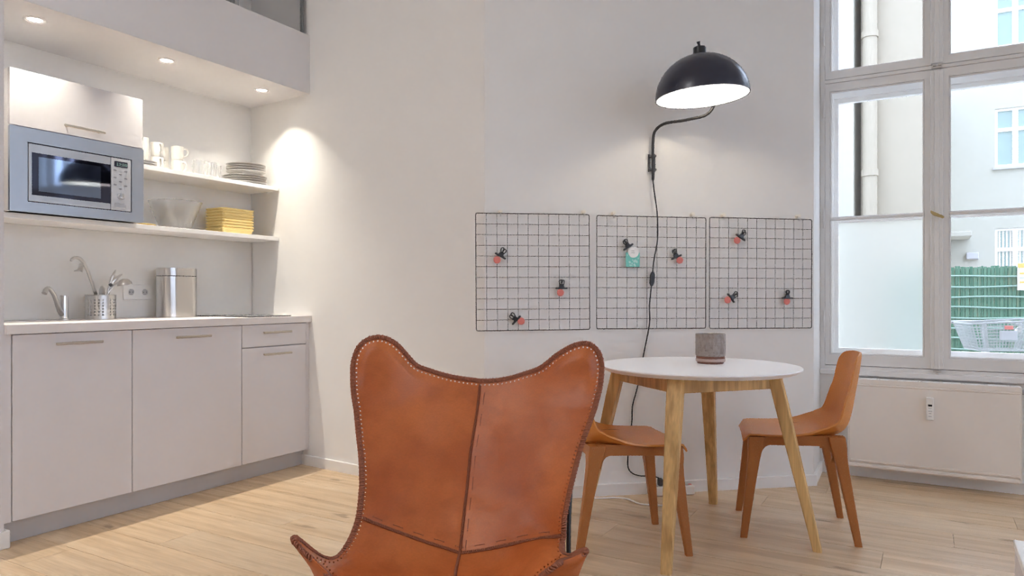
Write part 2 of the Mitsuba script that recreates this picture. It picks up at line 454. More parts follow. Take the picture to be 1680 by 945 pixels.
def window(key, M, label, frosted):
    tag(key, label, 'window', None, 'structure')
    S = lambda m: xform(m, M)
    Y0 = 4.632
    fr = cat([box(WX0, -0.532, Y0, 4.70, WZ0, WZ1, 0.003), box(0.632, WX1, Y0, 4.70, WZ0, WZ1, 0.003), box(WX0, WX1, Y0 + 0.001, 4.70, 3.29, WZ1, 0.003),
              box(WX0, WX1, Y0 + 0.001, 4.70, WZ0, 0.642, 0.003), box(-0.54, 0.64, Y0 + 0.001, 4.70, 2.325, 2.347, 0.003)])
    put('frame', S(fr), 'mat_window', key)
    put('sill', S(box(WX0 - 0.0, WX1, Y0 - 0.022, Y0 + 0.02, WZ0 - 0.022, WZ0 + 0.012, 0.005)), 'mat_window', key)
    for z0, z1, a, b, lower in ((0.645, 2.323, 0.708, 2.277, True), (2.349, 3.288, 2.393, 3.235, False)):
        for x0, x1, ox0, ox1 in ((-0.531, 0.046, -0.506, -0.015), (0.048, 0.631, 0.102, 0.604)):
            y = Y0 + 0.003
            sash = put('sash', S(cat([ring(x0, x1, z0, z1, ox0, ox1, a, b, y, y + 0.045), bead(ox0, ox1, a, b, y + 0.012)])), 'mat_window', key)
            if lower:
                put('glazing_bar', S(box(ox0, ox1, y + 0.004, y + 0.04, 1.505, 1.527, 0.006)), 'mat_window', sash)
                put('pane', S(box(ox0, ox1, y + 0.026, y + 0.0262, 1.527, b)), 'mat_glass', sash)
                put('pane', S(box(ox0, ox1, y + 0.026, y + 0.0262, a, 1.505)), 'mat_glass', sash)
            else:
                put('pane', S(box(ox0, ox1, y + 0.026, y + 0.0262, a, b)), 'mat_glass', sash)
    put('cover_strip', S(cat([box(0.012, 0.076, Y0 - 0.012, Y0 + 0.004, 0.645, 2.318, 0.005), box(0.030, 0.058, Y0 - 0.020, Y0 - 0.01, 0.645, 2.318, 0.005)])), 'mat_window', key)
    put('cover_strip', S(cat([box(0.012, 0.076, Y0 - 0.012, Y0 + 0.004, 2.352, 3.28, 0.005), box(0.030, 0.058, Y0 - 0.020, Y0 - 0.01, 2.352, 3.28, 0.005)])), 'mat_window', key)
    for x in (-0.536, 0.636):
        for z in (0.86, 1.46, 2.12, 2.55, 3.05):
            put('hinge', S(cyl((x, Y0 - 0.004, z), (x, Y0 - 0.004, z + 0.11), 0.006, 10)), 'mat_window', key, 30)
    hd = put('handle', S(hull([[0.020 + (0.02 if k else 0) * 0, 0, 0] for k in ()] or [(x, y, z) for x, z in ((0.012, 1.520), (0.016, 1.529), (0.074, 1.496), (0.080, 1.488), (0.072, 1.482), (0.024, 1.503)) for y in (Y0 - 0.058, Y0 - 0.044)])),
             'mat_brass', key, False, 'small brass lever handle')
    put('stem', S(cyl((0.045, Y0 - 0.046, 1.507), (0.045, Y0 - 0.016, 1.507), 0.007, 12)), 'mat_brass', hd, 30)
    put('latch', S(cat([box(0.018, 0.07, Y0 - 0.026, Y0 - 0.010, 2.322, 2.331, 0.002), box(0.024, 0.040, Y0 - 0.03, Y0 - 0.01, 2.334, 2.345, 0.002), box(0.05, 0.066, Y0 - 0.03, Y0 - 0.01, 2.334, 2.345, 0.002)])), 'mat_steel', key)
    put('latch', S(cat([box(0.026, 0.064, Y0 - 0.026, Y0 - 0.010, 0.632, 0.640, 0.002), box(0.038, 0.052, Y0 - 0.03, Y0 - 0.008, 0.618, 0.632, 0.002)])), 'mat_steel', key)
    # the outer window of the pair
    OY = 4.81
    put('outer_frame', S(cat([box(WX0, -0.50, OY, OY + 0.06, WZ0, WZ1, 0.003), box(0.60, WX1, OY, OY + 0.06, WZ0, WZ1, 0.003), box(WX0, WX1, OY + 0.001, OY + 0.06, 2.27, 2.37, 0.003),
                              box(WX0, WX1, OY + 0.001, OY + 0.06, WZ0, 0.69, 0.003), box(WX0, WX1, OY + 0.001, OY + 0.06, 3.27, WZ1, 0.003), box(0.02, 0.07, OY + 0.001, OY + 0.06, WZ0, WZ1, 0.003)])), 'mat_white', key)
    put('inner_sill', S(box(WX0, WX1, 4.69, OY + 0.002, WZ0, 0.70, 0.003)), 'mat_white', key)
    for z0, z1, a, b, lower in ((0.69, 2.27, 0.735, 2.245, True), (2.37, 3.27, 2.41, 3.24, False)):
        for i, (x0, x1, ox0, ox1) in enumerate(((-0.50, 0.02, -0.476, -0.008), (0.07, 0.60, 0.098, 0.575))):
            sash = put('outer_sash', S(ring(x0, x1, z0, z1, ox0, ox1, a, b, OY + 0.008, OY + 0.05)), 'mat_white', key)
            if lower:
                put('glazing_bar', S(box(ox0, ox1, OY + 0.012, OY + 0.046, 1.505, 1.527, 0.005)), 'mat_white', sash)
                put('pane', S(box(ox0, ox1, OY + 0.03, OY + 0.0302, 1.527, b)), 'mat_glass', sash)
                if frosted and i == 0:
                    v = np.array([[ox0, OY + 0.03, a], [ox1, OY + 0.03, a], [ox1, OY + 0.03, 1.505], [ox0, OY + 0.03, 1.505]])
                    put('pane', S(trimesh.Trimesh(v, [[0, 1, 2], [0, 2, 3]], process=False)), 'mat_frost', sash, False, 'frosted lower pane')
                else:
                    put('pane', S(box(ox0, ox1, OY + 0.03, OY + 0.0302, a, 1.505)), 'mat_glass', sash)
            else:
                put('pane', S(box(ox0, ox1, OY + 0.03, OY + 0.0302, a, b)), 'mat_glass', sash)


window('window_1', np.eye(4), 'tall white double window with a frosted lower left pane, above the radiator', True)
window('window_2', frame4([UNSEEN_WIN2, 0, 0], [1, 0, 0], [0, 1, 0], [0, 0, 1]), 'unseen second tall white window further along the same wall, lighting the slanted wall', False)  # out of view, placed to light the slanted wall
for k, (yc, w) in enumerate(zip(UNSEEN_SIDE_WINDOWS, ('nearest the radiator', 'in the middle', 'behind the camera'))):
    window('window_%d' % (k + 3), frame4([XR - YW, yc + 0.05, 0], [0, -1, 0], [1, 0, 0], [0, 0, 1]), 'unseen tall white window in the side wall %s, lighting the slanted wall' % w, False)

# ---------------------------------------------------------------- the courtyard
struct('ground_courtyard', cat([box(-14, 22, 5.0, 24.0, -0.45, -0.15), box(XR + 0.36, 22, -16.0, 5.0, -0.45, -0.15)]), 'mat_ground', 'grey courtyard paving outside the window', 'paving')


def facade(key, x0, x1, yf, depth, z1, cols, rows, mat, label, wh=1.5, ww=0.86):
    t = tag(key, label, 'building')
    holes = [sg.box(cx - ww / 2, z, cx + ww / 2, z + wh) for cx in cols for z in rows]
    poly = sg.box(x0, -0.15, x1, z1)
    for h in holes:
        poly = poly.difference(h)
    m = trimesh.creation.extrude_polygon(poly, 0.25, engine='earcut')
    m.apply_transform(frame4([0, yf + 0.25, 0], [1, 0, 0], [0, 0, 1], [0, -1, 0]))
    put('wall', cat([m, box(x0, x1, yf + 0.25, yf + depth, -0.15, z1)]), mat, t)
    y = yf + 0.06
    for cx in cols:
        for z in rows:
            a, b, tr = cx - ww / 2, cx + ww / 2, z + wh * 0.64
            w = put('window', cat([ring(a, b, z, z + wh, a + 0.06, b - 0.06, z + 0.07, z + wh - 0.06, y, y + 0.07), box(cx - 0.06, cx + 0.06, y, y + 0.07, z + 0.05, z + wh - 0.05),
                                   box(a + 0.05, b - 0.05, y - 0.005, y + 0.07, tr - 0.045, tr + 0.045)]), 'mat_white', t)
            low = z < 2.5
            for p0, p1 in ((a + 0.06, cx - 0.06), (cx + 0.06, b - 0.06)):
                for q0, q1 in ((z + 0.07, tr - 0.045), (tr + 0.045, z + wh - 0.06)):
                    put('pane', box(p0, p1, y + 0.05, y + 0.06, q0, q1), 'mat_far_pane', w)
                    if low:
                        for k in range(4):
                            xx = p0 + (p1 - p0) * (k + 0.25) / 4
                            put('curtain', box(xx, xx + 0.045, y + 0.035, y + 0.048, q0, q1), 'mat_curtain', w)
            put('sill', box(a - 0.05, b + 0.05, yf - 0.07, yf + 0.06, z - 0.06, z), 'mat_grey', w)


facade('apartment_building', -9.0, 14.0, 22.0, 6.0, 10.2, [-0.9, 1.92, 4.7, 7.5, 10.3], [1.30, 4.36, 7.42], 'mat_facade', 'white apartment building across the courtyard, with teal tinted windows')
ph = thing('porch_canopy', 'pale canopy and wall lamp on the white building just above the green fence', 'canopy')
put('slab', box(0.30, 0.95, 20.9, 21.995, 2.55, 2.68, 0.02), 'mat_facade', ph)
put('bracket', box(0.40, 0.46, 21.2, 21.995, 2.30, 2.55, 0.01), 'mat_grey', ph)
put('lamp', box(0.86, 1.14, 21.85, 21.995, 2.02, 2.20, 0.02), 'mat_grey', ph)
wg = thing('side_wing', 'cream rendered side wing seen through the left half of the window', 'building')
put('wall', box(-0.655, 0.03, 9.0, 21.9, -0.15, 6.5), 'mat_cream_wall', wg)
dp = thing('drain_pipe', 'cream downpipe running up the edge of the cream side wing', 'pipe')
put('pipe', cyl((-0.56, 8.91, -0.15), (-0.56, 8.91, 6.5), 0.075, 20), 'mat_cream_wall', dp, 30)
for z in (0.9, 2.4, 3.95, 5.5):
    put('collar', cyl((-0.56, 8.91, z), (-0.56, 8.91, z + 0.07), 0.088, 20), 'mat_cream_wall', dp, 30)
    put('clamp', box(-0.575, -0.545, 8.96, 9.0, z + 0.02, z + 0.05), 'mat_grey', dp)
ww = thing('white_wing', 'white rendered building edge left of the downpipe', 'building')
put('wall', box(-5.0, -0.72, 8.8, 14.0, -0.15, 6.5), 'mat_facade', ww)

fe = thing('reed_fence', 'green reed screen fence tied with pale wires outside the window', 'fence')
fr = np.random.default_rng(3)
slats, x = [], -0.35
while x < 3.2:
    w = 0.02 + 0.02 * fr.random()
    slats.append(box(x, x + w - 0.003, 8.0 + 0.012 * fr.random(), 8.02 + 0.012 * fr.random(), -0.15, 1.335 + 0.02 * (fr.random() - 0.5)))
    x += w
put('reeds', cat(slats), 'mat_reed', fe, False, None, None, None, 'stuff')
for k in range(8):
    z = 1.245 - k * 0.098
    put('wire', tube([[x, 7.985 + 0.004 * math.sin(x * 23), z + 0.006 * math.sin(x * 7 + k * 2.1)] for x in np.linspace(-0.3, 3.15, 60)], 0.008, 5), 'mat_reed_wire', fe, True)
put('backing', box(-0.35, 3.2, 8.04, 8.07, -0.15, 1.32), 'mat_reed', fe)
nt = thing('notice', 'white notice with an orange header hung on the green fence', 'sign')
put('sheet', box(0.708, 0.90, 7.955, 7.965, 1.11, 1.36, 0.002), 'mat_white', nt)
plastic('mat_orange', (0.80, 0.42, 0.12), 0.6)
put('header', box(0.712, 0.896, 7.950, 7.956, 1.315, 1.355), 'mat_orange', nt)
for k, (a, b) in enumerate(((0.725, 0.80), (0.725, 0.86), (0.725, 0.82))):
    put('text_line', box(a, b, 7.950, 7.956, 1.255 - k * 0.04, 1.272 - k * 0.04), 'mat_orange' if k != 1 else 'mat_grey', nt)

# bicycle parked under the window
bk = thing('bicycle', 'pale bicycle with a wire basket parked right outside the window', 'bicycle')
BX, BY = 0.39, 5.62
bd = np.array([0.35, -0.94])           # heading of the bike: towards the window
bn = np.array([0.94, 0.35])


def bp(a, s, z):
    p = np.array([BX, BY]) + bd * a + bn * s
    return np.array([p[0], p[1], z - 0.15])


def basket_pt(u, t):
    """u around the rim 0..1, t 0 bottom to 1 top: a tapered rectangle."""
    w, d = 0.150 + 0.055 * t, 0.105 + 0.035 * t
    k = (u % 1.0) * 4
    i, f = int(k), k - int(k)
    cs = [(-1, -1), (1, -1), (1, 1), (-1, 1)]
    a, b = cs[i], cs[(i + 1) % 4]
    sx, sy = a[0] + (b[0] - a[0]) * f, a[1] + (b[1] - a[1]) * f
    return bp(sy * d, sx * w, 0.855 + 0.185 * t + 0.012 * sx * t)


bs = put('basket', cat([tube([basket_pt(u, 1.0) for u in np.arange(0, 1, 1 / 48)], 0.006, 6, True), tube([basket_pt(u, 0.0) for u in np.arange(0, 1, 1 / 48)], 0.004, 6, True)]), 'mat_bike', bk, True)
ms = [tube([basket_pt(u, 0.0), basket_pt(u, 1.0)], 0.0021, 4, caps=False) for u in np.arange(0, 1, 1 / 72)]
ms += [tube([basket_pt(u, t) for u in np.arange(0, 1, 1 / 32)], 0.0021, 4, True) for t in np.linspace(0.12, 0.88, 8)]
ms += [tube([basket_pt(0.25 * k, 0), basket_pt(0.75 - 0.25 * k, 0)], 0.002, 4) for k in np.linspace(0.05, 0.95, 9)]
put('mesh_wires', cat(ms), 'mat_bike', bs, True, None, None, None, 'stuff')
put('plate', xform(box(-0.05, 0.05, -0.006, 0.006, -0.03, 0.03, 0.004), frame4(bp(0.150, 0.0, 0.955), [bn[0], bn[1], 0], [bd[0], bd[1], 0], [0, 0, 1])), 'mat_grey', bs)
put('badge', xform(box(-0.025, 0.025, -0.004, 0.004, -0.012, 0.012, 0.003), frame4(bp(0.155, 0.0, 1.005), [bn[0], bn[1], 0], [bd[0], bd[1], 0], [0, 0, 1])), 'mat_coral', bs)
put('handlebar', tube(spline([bp(-0.38, -0.30, 0.96), bp(-0.28, -0.29, 1.0), bp(-0.20, -0.15, 1.03), bp(-0.18, 0, 1.03), bp(-0.20, 0.15, 1.03), bp(-0.28, 0.29, 1.0), bp(-0.38, 0.30, 0.96)], 40), 0.011, 10), 'mat_bike', bk, True)
for s in (-1, 1):
    put('grip', cyl(bp(-0.38, 0.30 * s, 0.96), bp(-0.29, 0.292 * s, 0.996), 0.018, 12), 'mat_cream', bk, 30)
put('fork', cat([tube([bp(-0.18, 0, 1.03), bp(-0.10, 0, 0.72)], 0.016, 10), tube([bp(-0.10, -0.05, 0.72), bp(0.02, -0.05, 0.34)], 0.010, 8), tube([bp(-0.10, 0.05, 0.72), bp(0.02, 0.05, 0.34)], 0.010, 8),
                 tube([bp(-0.10, -0.05, 0.72), bp(-0.10, 0.05, 0.72)], 0.010, 8)]), 'mat_bike', bk, 40)
put('frame', cat([tube([bp(-0.14, 0, 0.86), bp(-0.55, 0, 0.42), bp(-0.68, 0, 0.32)], 0.016, 10), tube([bp(-0.68, 0, 0.32), bp(-0.80, 0, 0.90)], 0.015, 10), tube([bp(-0.68, 0.04, 0.32), bp(-1.08, 0.05, 0.34)], 0.009, 8),
                  tube([bp(-0.76, 0.03, 0.70), bp(-1.08, 0.05, 0.34)], 0.008, 8), tube([bp(-0.68, -0.04, 0.32), bp(-1.08, -0.05, 0.34)], 0.009, 8), tube([bp(-0.76, -0.03, 0.70), bp(-1.08, -0.05, 0.34)], 0.008, 8)]), 'mat_bike', bk, 40)
put('saddle', hull([bp(-0.68, 0, 0.94), bp(-0.94, 0.09, 0.95), bp(-0.94, -0.09, 0.95), bp(-0.94, 0.06, 0.89), bp(-0.94, -0.06, 0.89), bp(-0.70, 0, 0.90)]), 'mat_dark', bk)
for a in (0.02, -1.08):
    w = put('wheel', cat([tube([bp(a + 0.315 * math.cos(q), 0, 0.34 + 0.315 * math.sin(q)) for q in np.arange(0, 2 * math.pi, math.pi / 24)], 0.010, 6, True)] +
                         [tube([bp(a, 0, 0.34), bp(a + 0.31 * math.cos(q), 0, 0.34 + 0.31 * math.sin(q))], 0.0015, 4) for q in np.arange(0, 2 * math.pi, math.pi / 14)]), 'mat_steel', bk, True)
    put('tyre', tube([bp(a + 0.34 * math.cos(q), 0, 0.34 + 0.34 * math.sin(q)) for q in np.arange(0, 2 * math.pi, math.pi / 24)], 0.019, 8, True), 'mat_tyre', w, True)


# ---------------------------------------------------------------- radiator
rd = thing('radiator', 'white panel radiator with a slotted top, mounted under the window', 'radiator')
RX0, RX1 = -0.395, 0.42
put('panel', cat([box(RX0, RX1, 4.53, 4.545, 0.10, 0.545, 0.006), box(RX0, RX1, 4.527, 4.545, 0.072, 0.098, 0.008), box(RX0, RX1, 4.596, 4.61, 0.08, 0.55, 0.004)]), 'mat_radiator', rd)
put('roll_edge', tube([[x, 4.534, 0.546] for x in np.linspace(RX0 + 0.004, RX1 - 0.004, 3)], 0.008, 10), 'mat_radiator', rd, 30)
put('fold', box(RX0 + 0.01, RX1 - 0.01, 4.5275, 4.532, 0.108, 0.118, 0.002), 'mat_radiator', rd)
gpoly = sg.box(RX0, 4.530, RX1, 4.612)
slots = []
for k in range(8):
    x = RX0 + 0.05 + k * (RX1 - RX0 - 0.10) / 7
    for o in (-0.010, 0.004):
        slots.append(sg.box(x + o, 4.546, x + o + 0.006, 4.596))
    slots.append(sg.box(x + 0.03, 4.575, x + 0.075, 4.581))
for s in slots:
    gpoly = gpoly.difference(s)
put('top_grille', prism(gpoly, 0.571, 0.579), 'mat_radiator_top', rd)
put('top_lip', box(RX0, RX1, 4.527, 4.533, 0.552, 0.580, 0.002), 'mat_radiator', rd)
for x in (RX0, RX1):
    put('side_cover', box(x - 0.004, x + 0.004, 4.532, 4.612, 0.078, 0.574, 0.002), 'mat_radiator', rd)
for k in range(26):
    x = RX0 + 0.03 + k * (RX1 - RX0 - 0.06) / 25
    put('convector_fin', box(x - 0.007, x + 0.007, 4.552, 4.59, 0.10, 0.545), 'mat_radiator', rd)
put('valve', cat([cyl((RX1 + 0.004, 4.57, 0.55), (RX1 + 0.05, 4.57, 0.55), 0.014, 14), cyl((RX1 + 0.05, 4.57, 0.55), (RX1 + 0.10, 4.57, 0.55), 0.024, 20)]), 'mat_grey', rd, 30)
for x in (RX0 + 0.12, RX1 - 0.12):
    put('wall_bracket', box(x - 0.02, x + 0.02, 4.605, 4.642, 0.12, 0.50), 'mat_radiator', rd)
hm = thing('heat_meter', 'small white heat cost meter with a dark display on the radiator front', 'meter')
put('case', box(-0.008, 0.030, 4.503, 4.530, 0.375, 0.500, 0.005), 'mat_white', hm)
put('display', box(0.001, 0.021, 4.501, 4.504, 0.452, 0.462), 'mat_black', hm)
for k, (z, w) in enumerate(((0.440, 0.008), (0.425, 0.010), (0.412, 0.006), (0.396, 0.008))):
    put('mark', box(0.011 - w, 0.011 + w, 4.5015, 4.5035, z, z + 0.003), 'mat_grey', hm)

# ---------------------------------------------------------------- kitchen
XF = -3.33


def bar_handle(parent, x, y0, y1, z, mat='mat_handle'):
    h = put('handle', box(x + 0.022, x + 0.032, y0, y1, z - 0.006, z + 0.006, 0.0025), mat, parent)
    for y in (y0 + 0.02, y1 - 0.02):
        put('post', cyl((x - 0.001, y, z), (x + 0.024, y, z), 0.004, 10), mat, h, 30)


def front(name, parent, y0, y1, z0, z1, x=XF, mat='mat_front'):
    return put(name, box(x - 0.018, x, y0, y1, z0, z1, 0.0015), mat, parent)


cab_lab = ['pale grey base cabinet beside the wall end, below the tap and the utensil holder', 'wide pale grey base cabinet below the steel canister', 'narrow pale grey base cabinet with a drawer, below the hob']
for i, (y0, y1) in enumerate(((1.530, 2.051), (2.0545, 2.690), (2.6935, 3.169))):
    t = thing('base_cabinet', cab_lab[i], 'cabinet', 'pale grey kitchen base cabinets')
    put('body', box(-3.92, XF - 0.019, y0 - 0.0017, y1 + 0.0017, 0.10, 0.893), 'mat_plinth', t)
    if i < 2:
        d = front('door', t, y0, y1, 0.103, 0.889)
        bar_handle(d, XF, *((1.690, 1.897) if i == 0 else (2.268, 2.476)), 0.843)
    else:
        d = front('drawer', t, y0, y1, 0.762, 0.889)
        bar_handle(d, XF, 2.824, 3.033, 0.843)
        d = front('door', t, y0, y1, 0.103, 0.757)
        bar_handle(d, XF, 2.824, 3.033, 0.716)
fp = thing('filler_panel', 'slim pale grey filler strip between the last base cabinet and the wall', 'panel')
put('board', box(-3.70, XF - 0.004, 3.1725, 3.198, 0.10, 0.893, 0.001), 'mat_front', fp)
fp2 = thing('filler_panel', 'slim pale grey filler strip between the wall end and the first base cabinet', 'panel')
put('board', box(-3.70, XF - 0.004, 1.4975, 1.5265, 0.10, 0.893, 0.001), 'mat_front', fp2)
pl = thing('plinth', 'grey plinth board along the floor under the base cabinets', 'plinth')
put('board', box(-3.408, -3.39, 1.498, 3.203, 0.0, 0.10, 0.001), 'mat_plinth', pl)
wt = thing('worktop', 'pale continuous worktop on the kitchen base cabinets', 'worktop')
put('board', prism(sg.Polygon([(-3.928, 1.498), (-3.31, 1.498), (-3.31, back_y(-3.31) - 0.001), (-3.928, back_y(-3.928) - 0.001)]), 0.893, 0.932), 'mat_worktop', wt)
sp = thing('splashback', 'pale satin splashback panel behind the worktop', 'splashback')
put('panel', box(-3.928, -3.916, 1.50, 3.245, 0.933, 1.412, 0.001), 'mat_splash', sp)
hb = thing('hob', 'slim black glass hob set on the right end of the worktop', 'hob')
put('glass', box(-3.86, -3.37, 2.78, 3.09, 0.932, 0.937, 0.002), 'mat_hob', hb)
for x in (-3.73, -3.50):
    put('cooking_zone', tube([[x + 0.075 * math.cos(q), 2.935 + 0.075 * math.sin(q), 0.937] for q in np.arange(0, 2 * math.pi, math.pi / 20)], 0.0012, 4, True), 'mat_grey', hb)

# wall cabinet, microwave, shelves
CX = -3.57
wc = thing('wall_cabinet', 'pale grey wall cabinet with one handle, above the built-in microwave', 'cabinet')
put('body', cat([box(-3.928, CX - 0.019, 1.63, 2.258, 1.828, 2.088), box(-3.928, CX - 0.005, 2.242, 2.258, 1.44, 1.83), box(-3.928, CX - 0.005, 1.627, 1.641, 1.44, 1.83)]), 'mat_shelf', wc)
d = front('door', wc, 1.627, 2.258, 1.830, 2.088, CX, 'mat_front')
bar_handle(d, CX, 1.850, 2.045, 1.868)
mw = thing('microwave', 'built-in steel microwave with a dark window, under the wall cabinet', 'microwave')
put('case', box(-3.90, CX - 0.012, 1.66, 2.235, 1.45, 1.81), 'mat_mw_door', mw)
fm = sg.box(1.626, 1.4395, 2.259, 1.826).buffer(-0.004).buffer(0.004).difference(sg.box(1.700, 1.487, 2.195, 1.761))
m = trimesh.creation.extrude_polygon(fm, 0.016, engine='earcut')
YZ = frame4([CX - 0.011, 0, 0], [0, 1, 0], [0, 0, 1], [1, 0, 0])
put('trim_frame', xform(m, YZ), 'mat_mw_steel', mw)
put('shadow_gap', xform(trimesh.creation.extrude_polygon(sg.box(1.699, 1.486, 2.196, 1.762), 0.003, engine='earcut'), YZ), 'mat_black', mw)
dd = put('door', box(CX - 0.009, CX + 0.004, 1.7045, 2.085, 1.4905, 1.7575, 0.002), 'mat_mw_door', mw)
put('glass', box(CX + 0.003, CX + 0.0055, 1.718, 2.083, 1.521, 1.717), 'mat_mw_glass', dd)
put('screen', box(CX + 0.0050, CX + 0.0062, 1.746, 2.034, 1.540, 1.700), 'mat_mw_screen', dd)
cp = put('control_panel', box(CX - 0.009, CX + 0.004, 2.088, 2.1915, 1.4905, 1.7575, 0.002), 'mat_mw_panel', mw)
dsp = put('display', box(CX + 0.003, CX + 0.0052, 2.103, 2.172, 1.712, 1.741), 'mat_mw_glass', cp)
plastic('mat_digit', (0.35, 0.60, 0.55), 0.5)
tm = meshkit.text_mesh('12:00', 0.0145, 0.0006)
tm.apply_transform(frame4([CX + 0.0051, 2.1125, 1.719], [0, 1, 0], [0, 0, 1], [1, 0, 0]))
put('digits', tm, 'mat_digit', dsp)
for r in range(6):
    for c in range(3):
        if c == 0 and r > 4:
            continue
        y, z = 2.107 + c * 0.028, 1.694 - r * 0.0185
        put('key', xform(hull([(0.0085 * math.cos(q) * (1 if c < 2 else 1.05), 0.0042 * math.sin(q), h) for q in np.arange(0, 2 * math.pi, math.pi / 6) for h in (0, 0.0015)]),
                         frame4([CX + 0.0035, y, z], [0, 1, 0], [0, 0, 1], [1, 0, 0])), 'mat_mw_print' if (r + c) % 2 == 0 else 'mat_mw_door', cp)
put('knob', xform(lathe([(0, 0), (0.0165, 0), (0.0165, 0.006), (0.0125, 0.017), (0, 0.018)], 24), frame4([CX + 0.004, 2.135, 1.563], [0, 1, 0], [0, 0, 1], [1, 0, 0])), 'mat_chrome', cp, 35)
put('open_button', cat([box(CX + 0.003, CX + 0.0052, 2.105, 2.166, 1.502, 1.529), box(CX + 0.004, CX + 0.0085, 2.107, 2.164, 1.504, 1.527, 0.002)]), 'mat_mw_door', cp)

s1 = thing('shelf', 'upper white shelf holding the mugs, glasses and plates', 'shelf')
put('board', box(-3.928, -3.63, 2.2595, 3.222, 1.736, 1.759, 0.0015), 'mat_shelf', s1)
s2 = thing('shelf', 'lower white shelf holding the glass bowls and yellow trays', 'shelf')
put('board', box(-3.928, -3.63, 1.50, 3.222, 1.413, 1.438, 0.0015), 'mat_shelf', s2)
ZU, ZL = 1.759, 1.438


def at(x, y, z, a=0.0):
    return mt(rotz(a, (x, y, z)))


# crockery on the upper shelf
plate_big = mikit.ply(lathe([(0, 0), (0.075, 0), (0.080, 0.003), (0.134, 0.014), (0.135, 0.017), (0.128, 0.017), (0.078, 0.007), (0, 0.005)], 48), 'mat_ceramic', smooth=40)
plate_deep = mikit.ply(lathe([(0, 0), (0.060, 0), (0.066, 0.003), (0.095, 0.022), (0.119, 0.029), (0.120, 0.032), (0.113, 0.032), (0.092, 0.026), (0.062, 0.007), (0, 0.005)], 48), 'mat_ceramic', smooth=40)
saucer = mikit.ply(lathe([(0, 0), (0.040, 0), (0.044, 0.003), (0.074, 0.013), (0.075, 0.016), (0.068, 0.016), (0.042, 0.006), (0, 0.005)], 40), 'mat_ceramic', smooth=40)
order = ['lowest', 'second', 'third', 'topmost']
PX, PY = -3.772, 3.072
for k in range(4):
    t = thing('dinner_plate', 'large white plate, %s of the large plates under the pile by the wall' % order[k], 'plate', 'large white plates on the upper shelf')
    scene[t] = moved(plate_big, at(PX, PY, ZU + 0.0075 * k, 0))
    scene[t]['to_world'] = at(PX, PY, ZU + 0.0001 + 0.0135 * k)
zb = ZU + 0.0135 * 3 + 0.0175
for k in range(4):
    t = thing('deep_plate', 'white deep plate, %s of the deep plates on the large plates' % order[k], 'plate', 'white deep plates on the upper shelf')
    scene[t] = moved(plate_deep, at(PX, PY + 0.008, zb + 0.0145 * k))
mug_wall = lathe([(0, 0), (0.028, 0), (0.0315, 0.004), (0.0335, 0.025), (0.0345, 0.078), (0.0336, 0.080), (0.0318, 0.078), (0.0305, 0.028), (0.028, 0.008), (0, 0.007)], 36)
hnd = tube(spline([(0.032, 0, 0.066), (0.050, 0, 0.067), (0.057, 0, 0.051), (0.050, 0, 0.031), (0.031, 0, 0.024)], 20), 0.0048, 8)
mug_b, mug_h = mikit.ply(mug_wall, 'mat_ceramic', smooth=40), mikit.ply(hnd, 'mat_ceramic', smooth=True)
cups = [(-3.745, 2.478, 'left'), (-3.80, 2.575, 'middle'), (-3.745, 2.613, 'right')]
mug_spots = [(-3.77, 2.468, -0.1), (-3.858, 2.560, 2.6), (-3.765, 2.592, 0.95)]
mug_words = ['beside the saucers', 'set back between the other two mug columns', 'next to the glasses']
for (x, y, a), w in zip(mug_spots, mug_words):
    for k in range(2):
        t = thing('mug', 'white mug %s, %s of its column of two' % (w, 'lower' if k == 0 else 'upper'), 'mug', 'white mugs on the upper shelf')
        M = at(x, y, ZU + 0.0005 + 0.081 * k, a + (-0.55 if k == 0 and a > 0.5 else 0.0))
        scene[t + '__body'], scene[t + '__handle'] = moved(mug_b, M), moved(mug_h, M)
for k in range(3):
    t = thing('saucer', 'white saucer, %s of the saucers beside the wall cabinet' % ['lowest', 'middle', 'uppermost'][k], 'saucer', 'white saucers on the upper shelf')
    scene[t] = moved(saucer, at(-3.755, 2.372, ZU + 0.0003 + 0.0115 * k))
zc = ZU + 0.0115 * 2 + 0.0065
cup = mikit.ply(lathe([(0, 0), (0.020, 0), (0.024, 0.003), (0.033, 0.050), (0.032, 0.052), (0.030, 0.050), (0.022, 0.007), (0, 0.006)], 32), 'mat_ceramic', smooth=40)
for k in range(4):
    t = thing('espresso_cup', 'small white cup, %s of the cup stack standing on the saucers' % order[k], 'cup', 'small white cups on the saucers')
    scene[t] = moved(cup, at(-3.755, 2.372, zc + 0.030 * k))
tumbler = mikit.ply(lathe([(0, 0), (0.026, 0), (0.028, 0.003), (0.032, 0.098), (0.0312, 0.0985)], 32), 'mat_tableware_glass', smooth=40)
for k, (x, y) in enumerate(((-3.74, 2.715), (-3.83, 2.775), (-3.735, 2.795), (-3.79, 2.868))):
    t = thing('drinking_glass', 'clear tumbler, %s counted from the mugs towards the plates' % ['first', 'second', 'third', 'fourth'][k], 'glass', 'clear tumblers on the upper shelf')
    scene[t] = moved(tumbler, at(x, y, ZU + 0.0004))

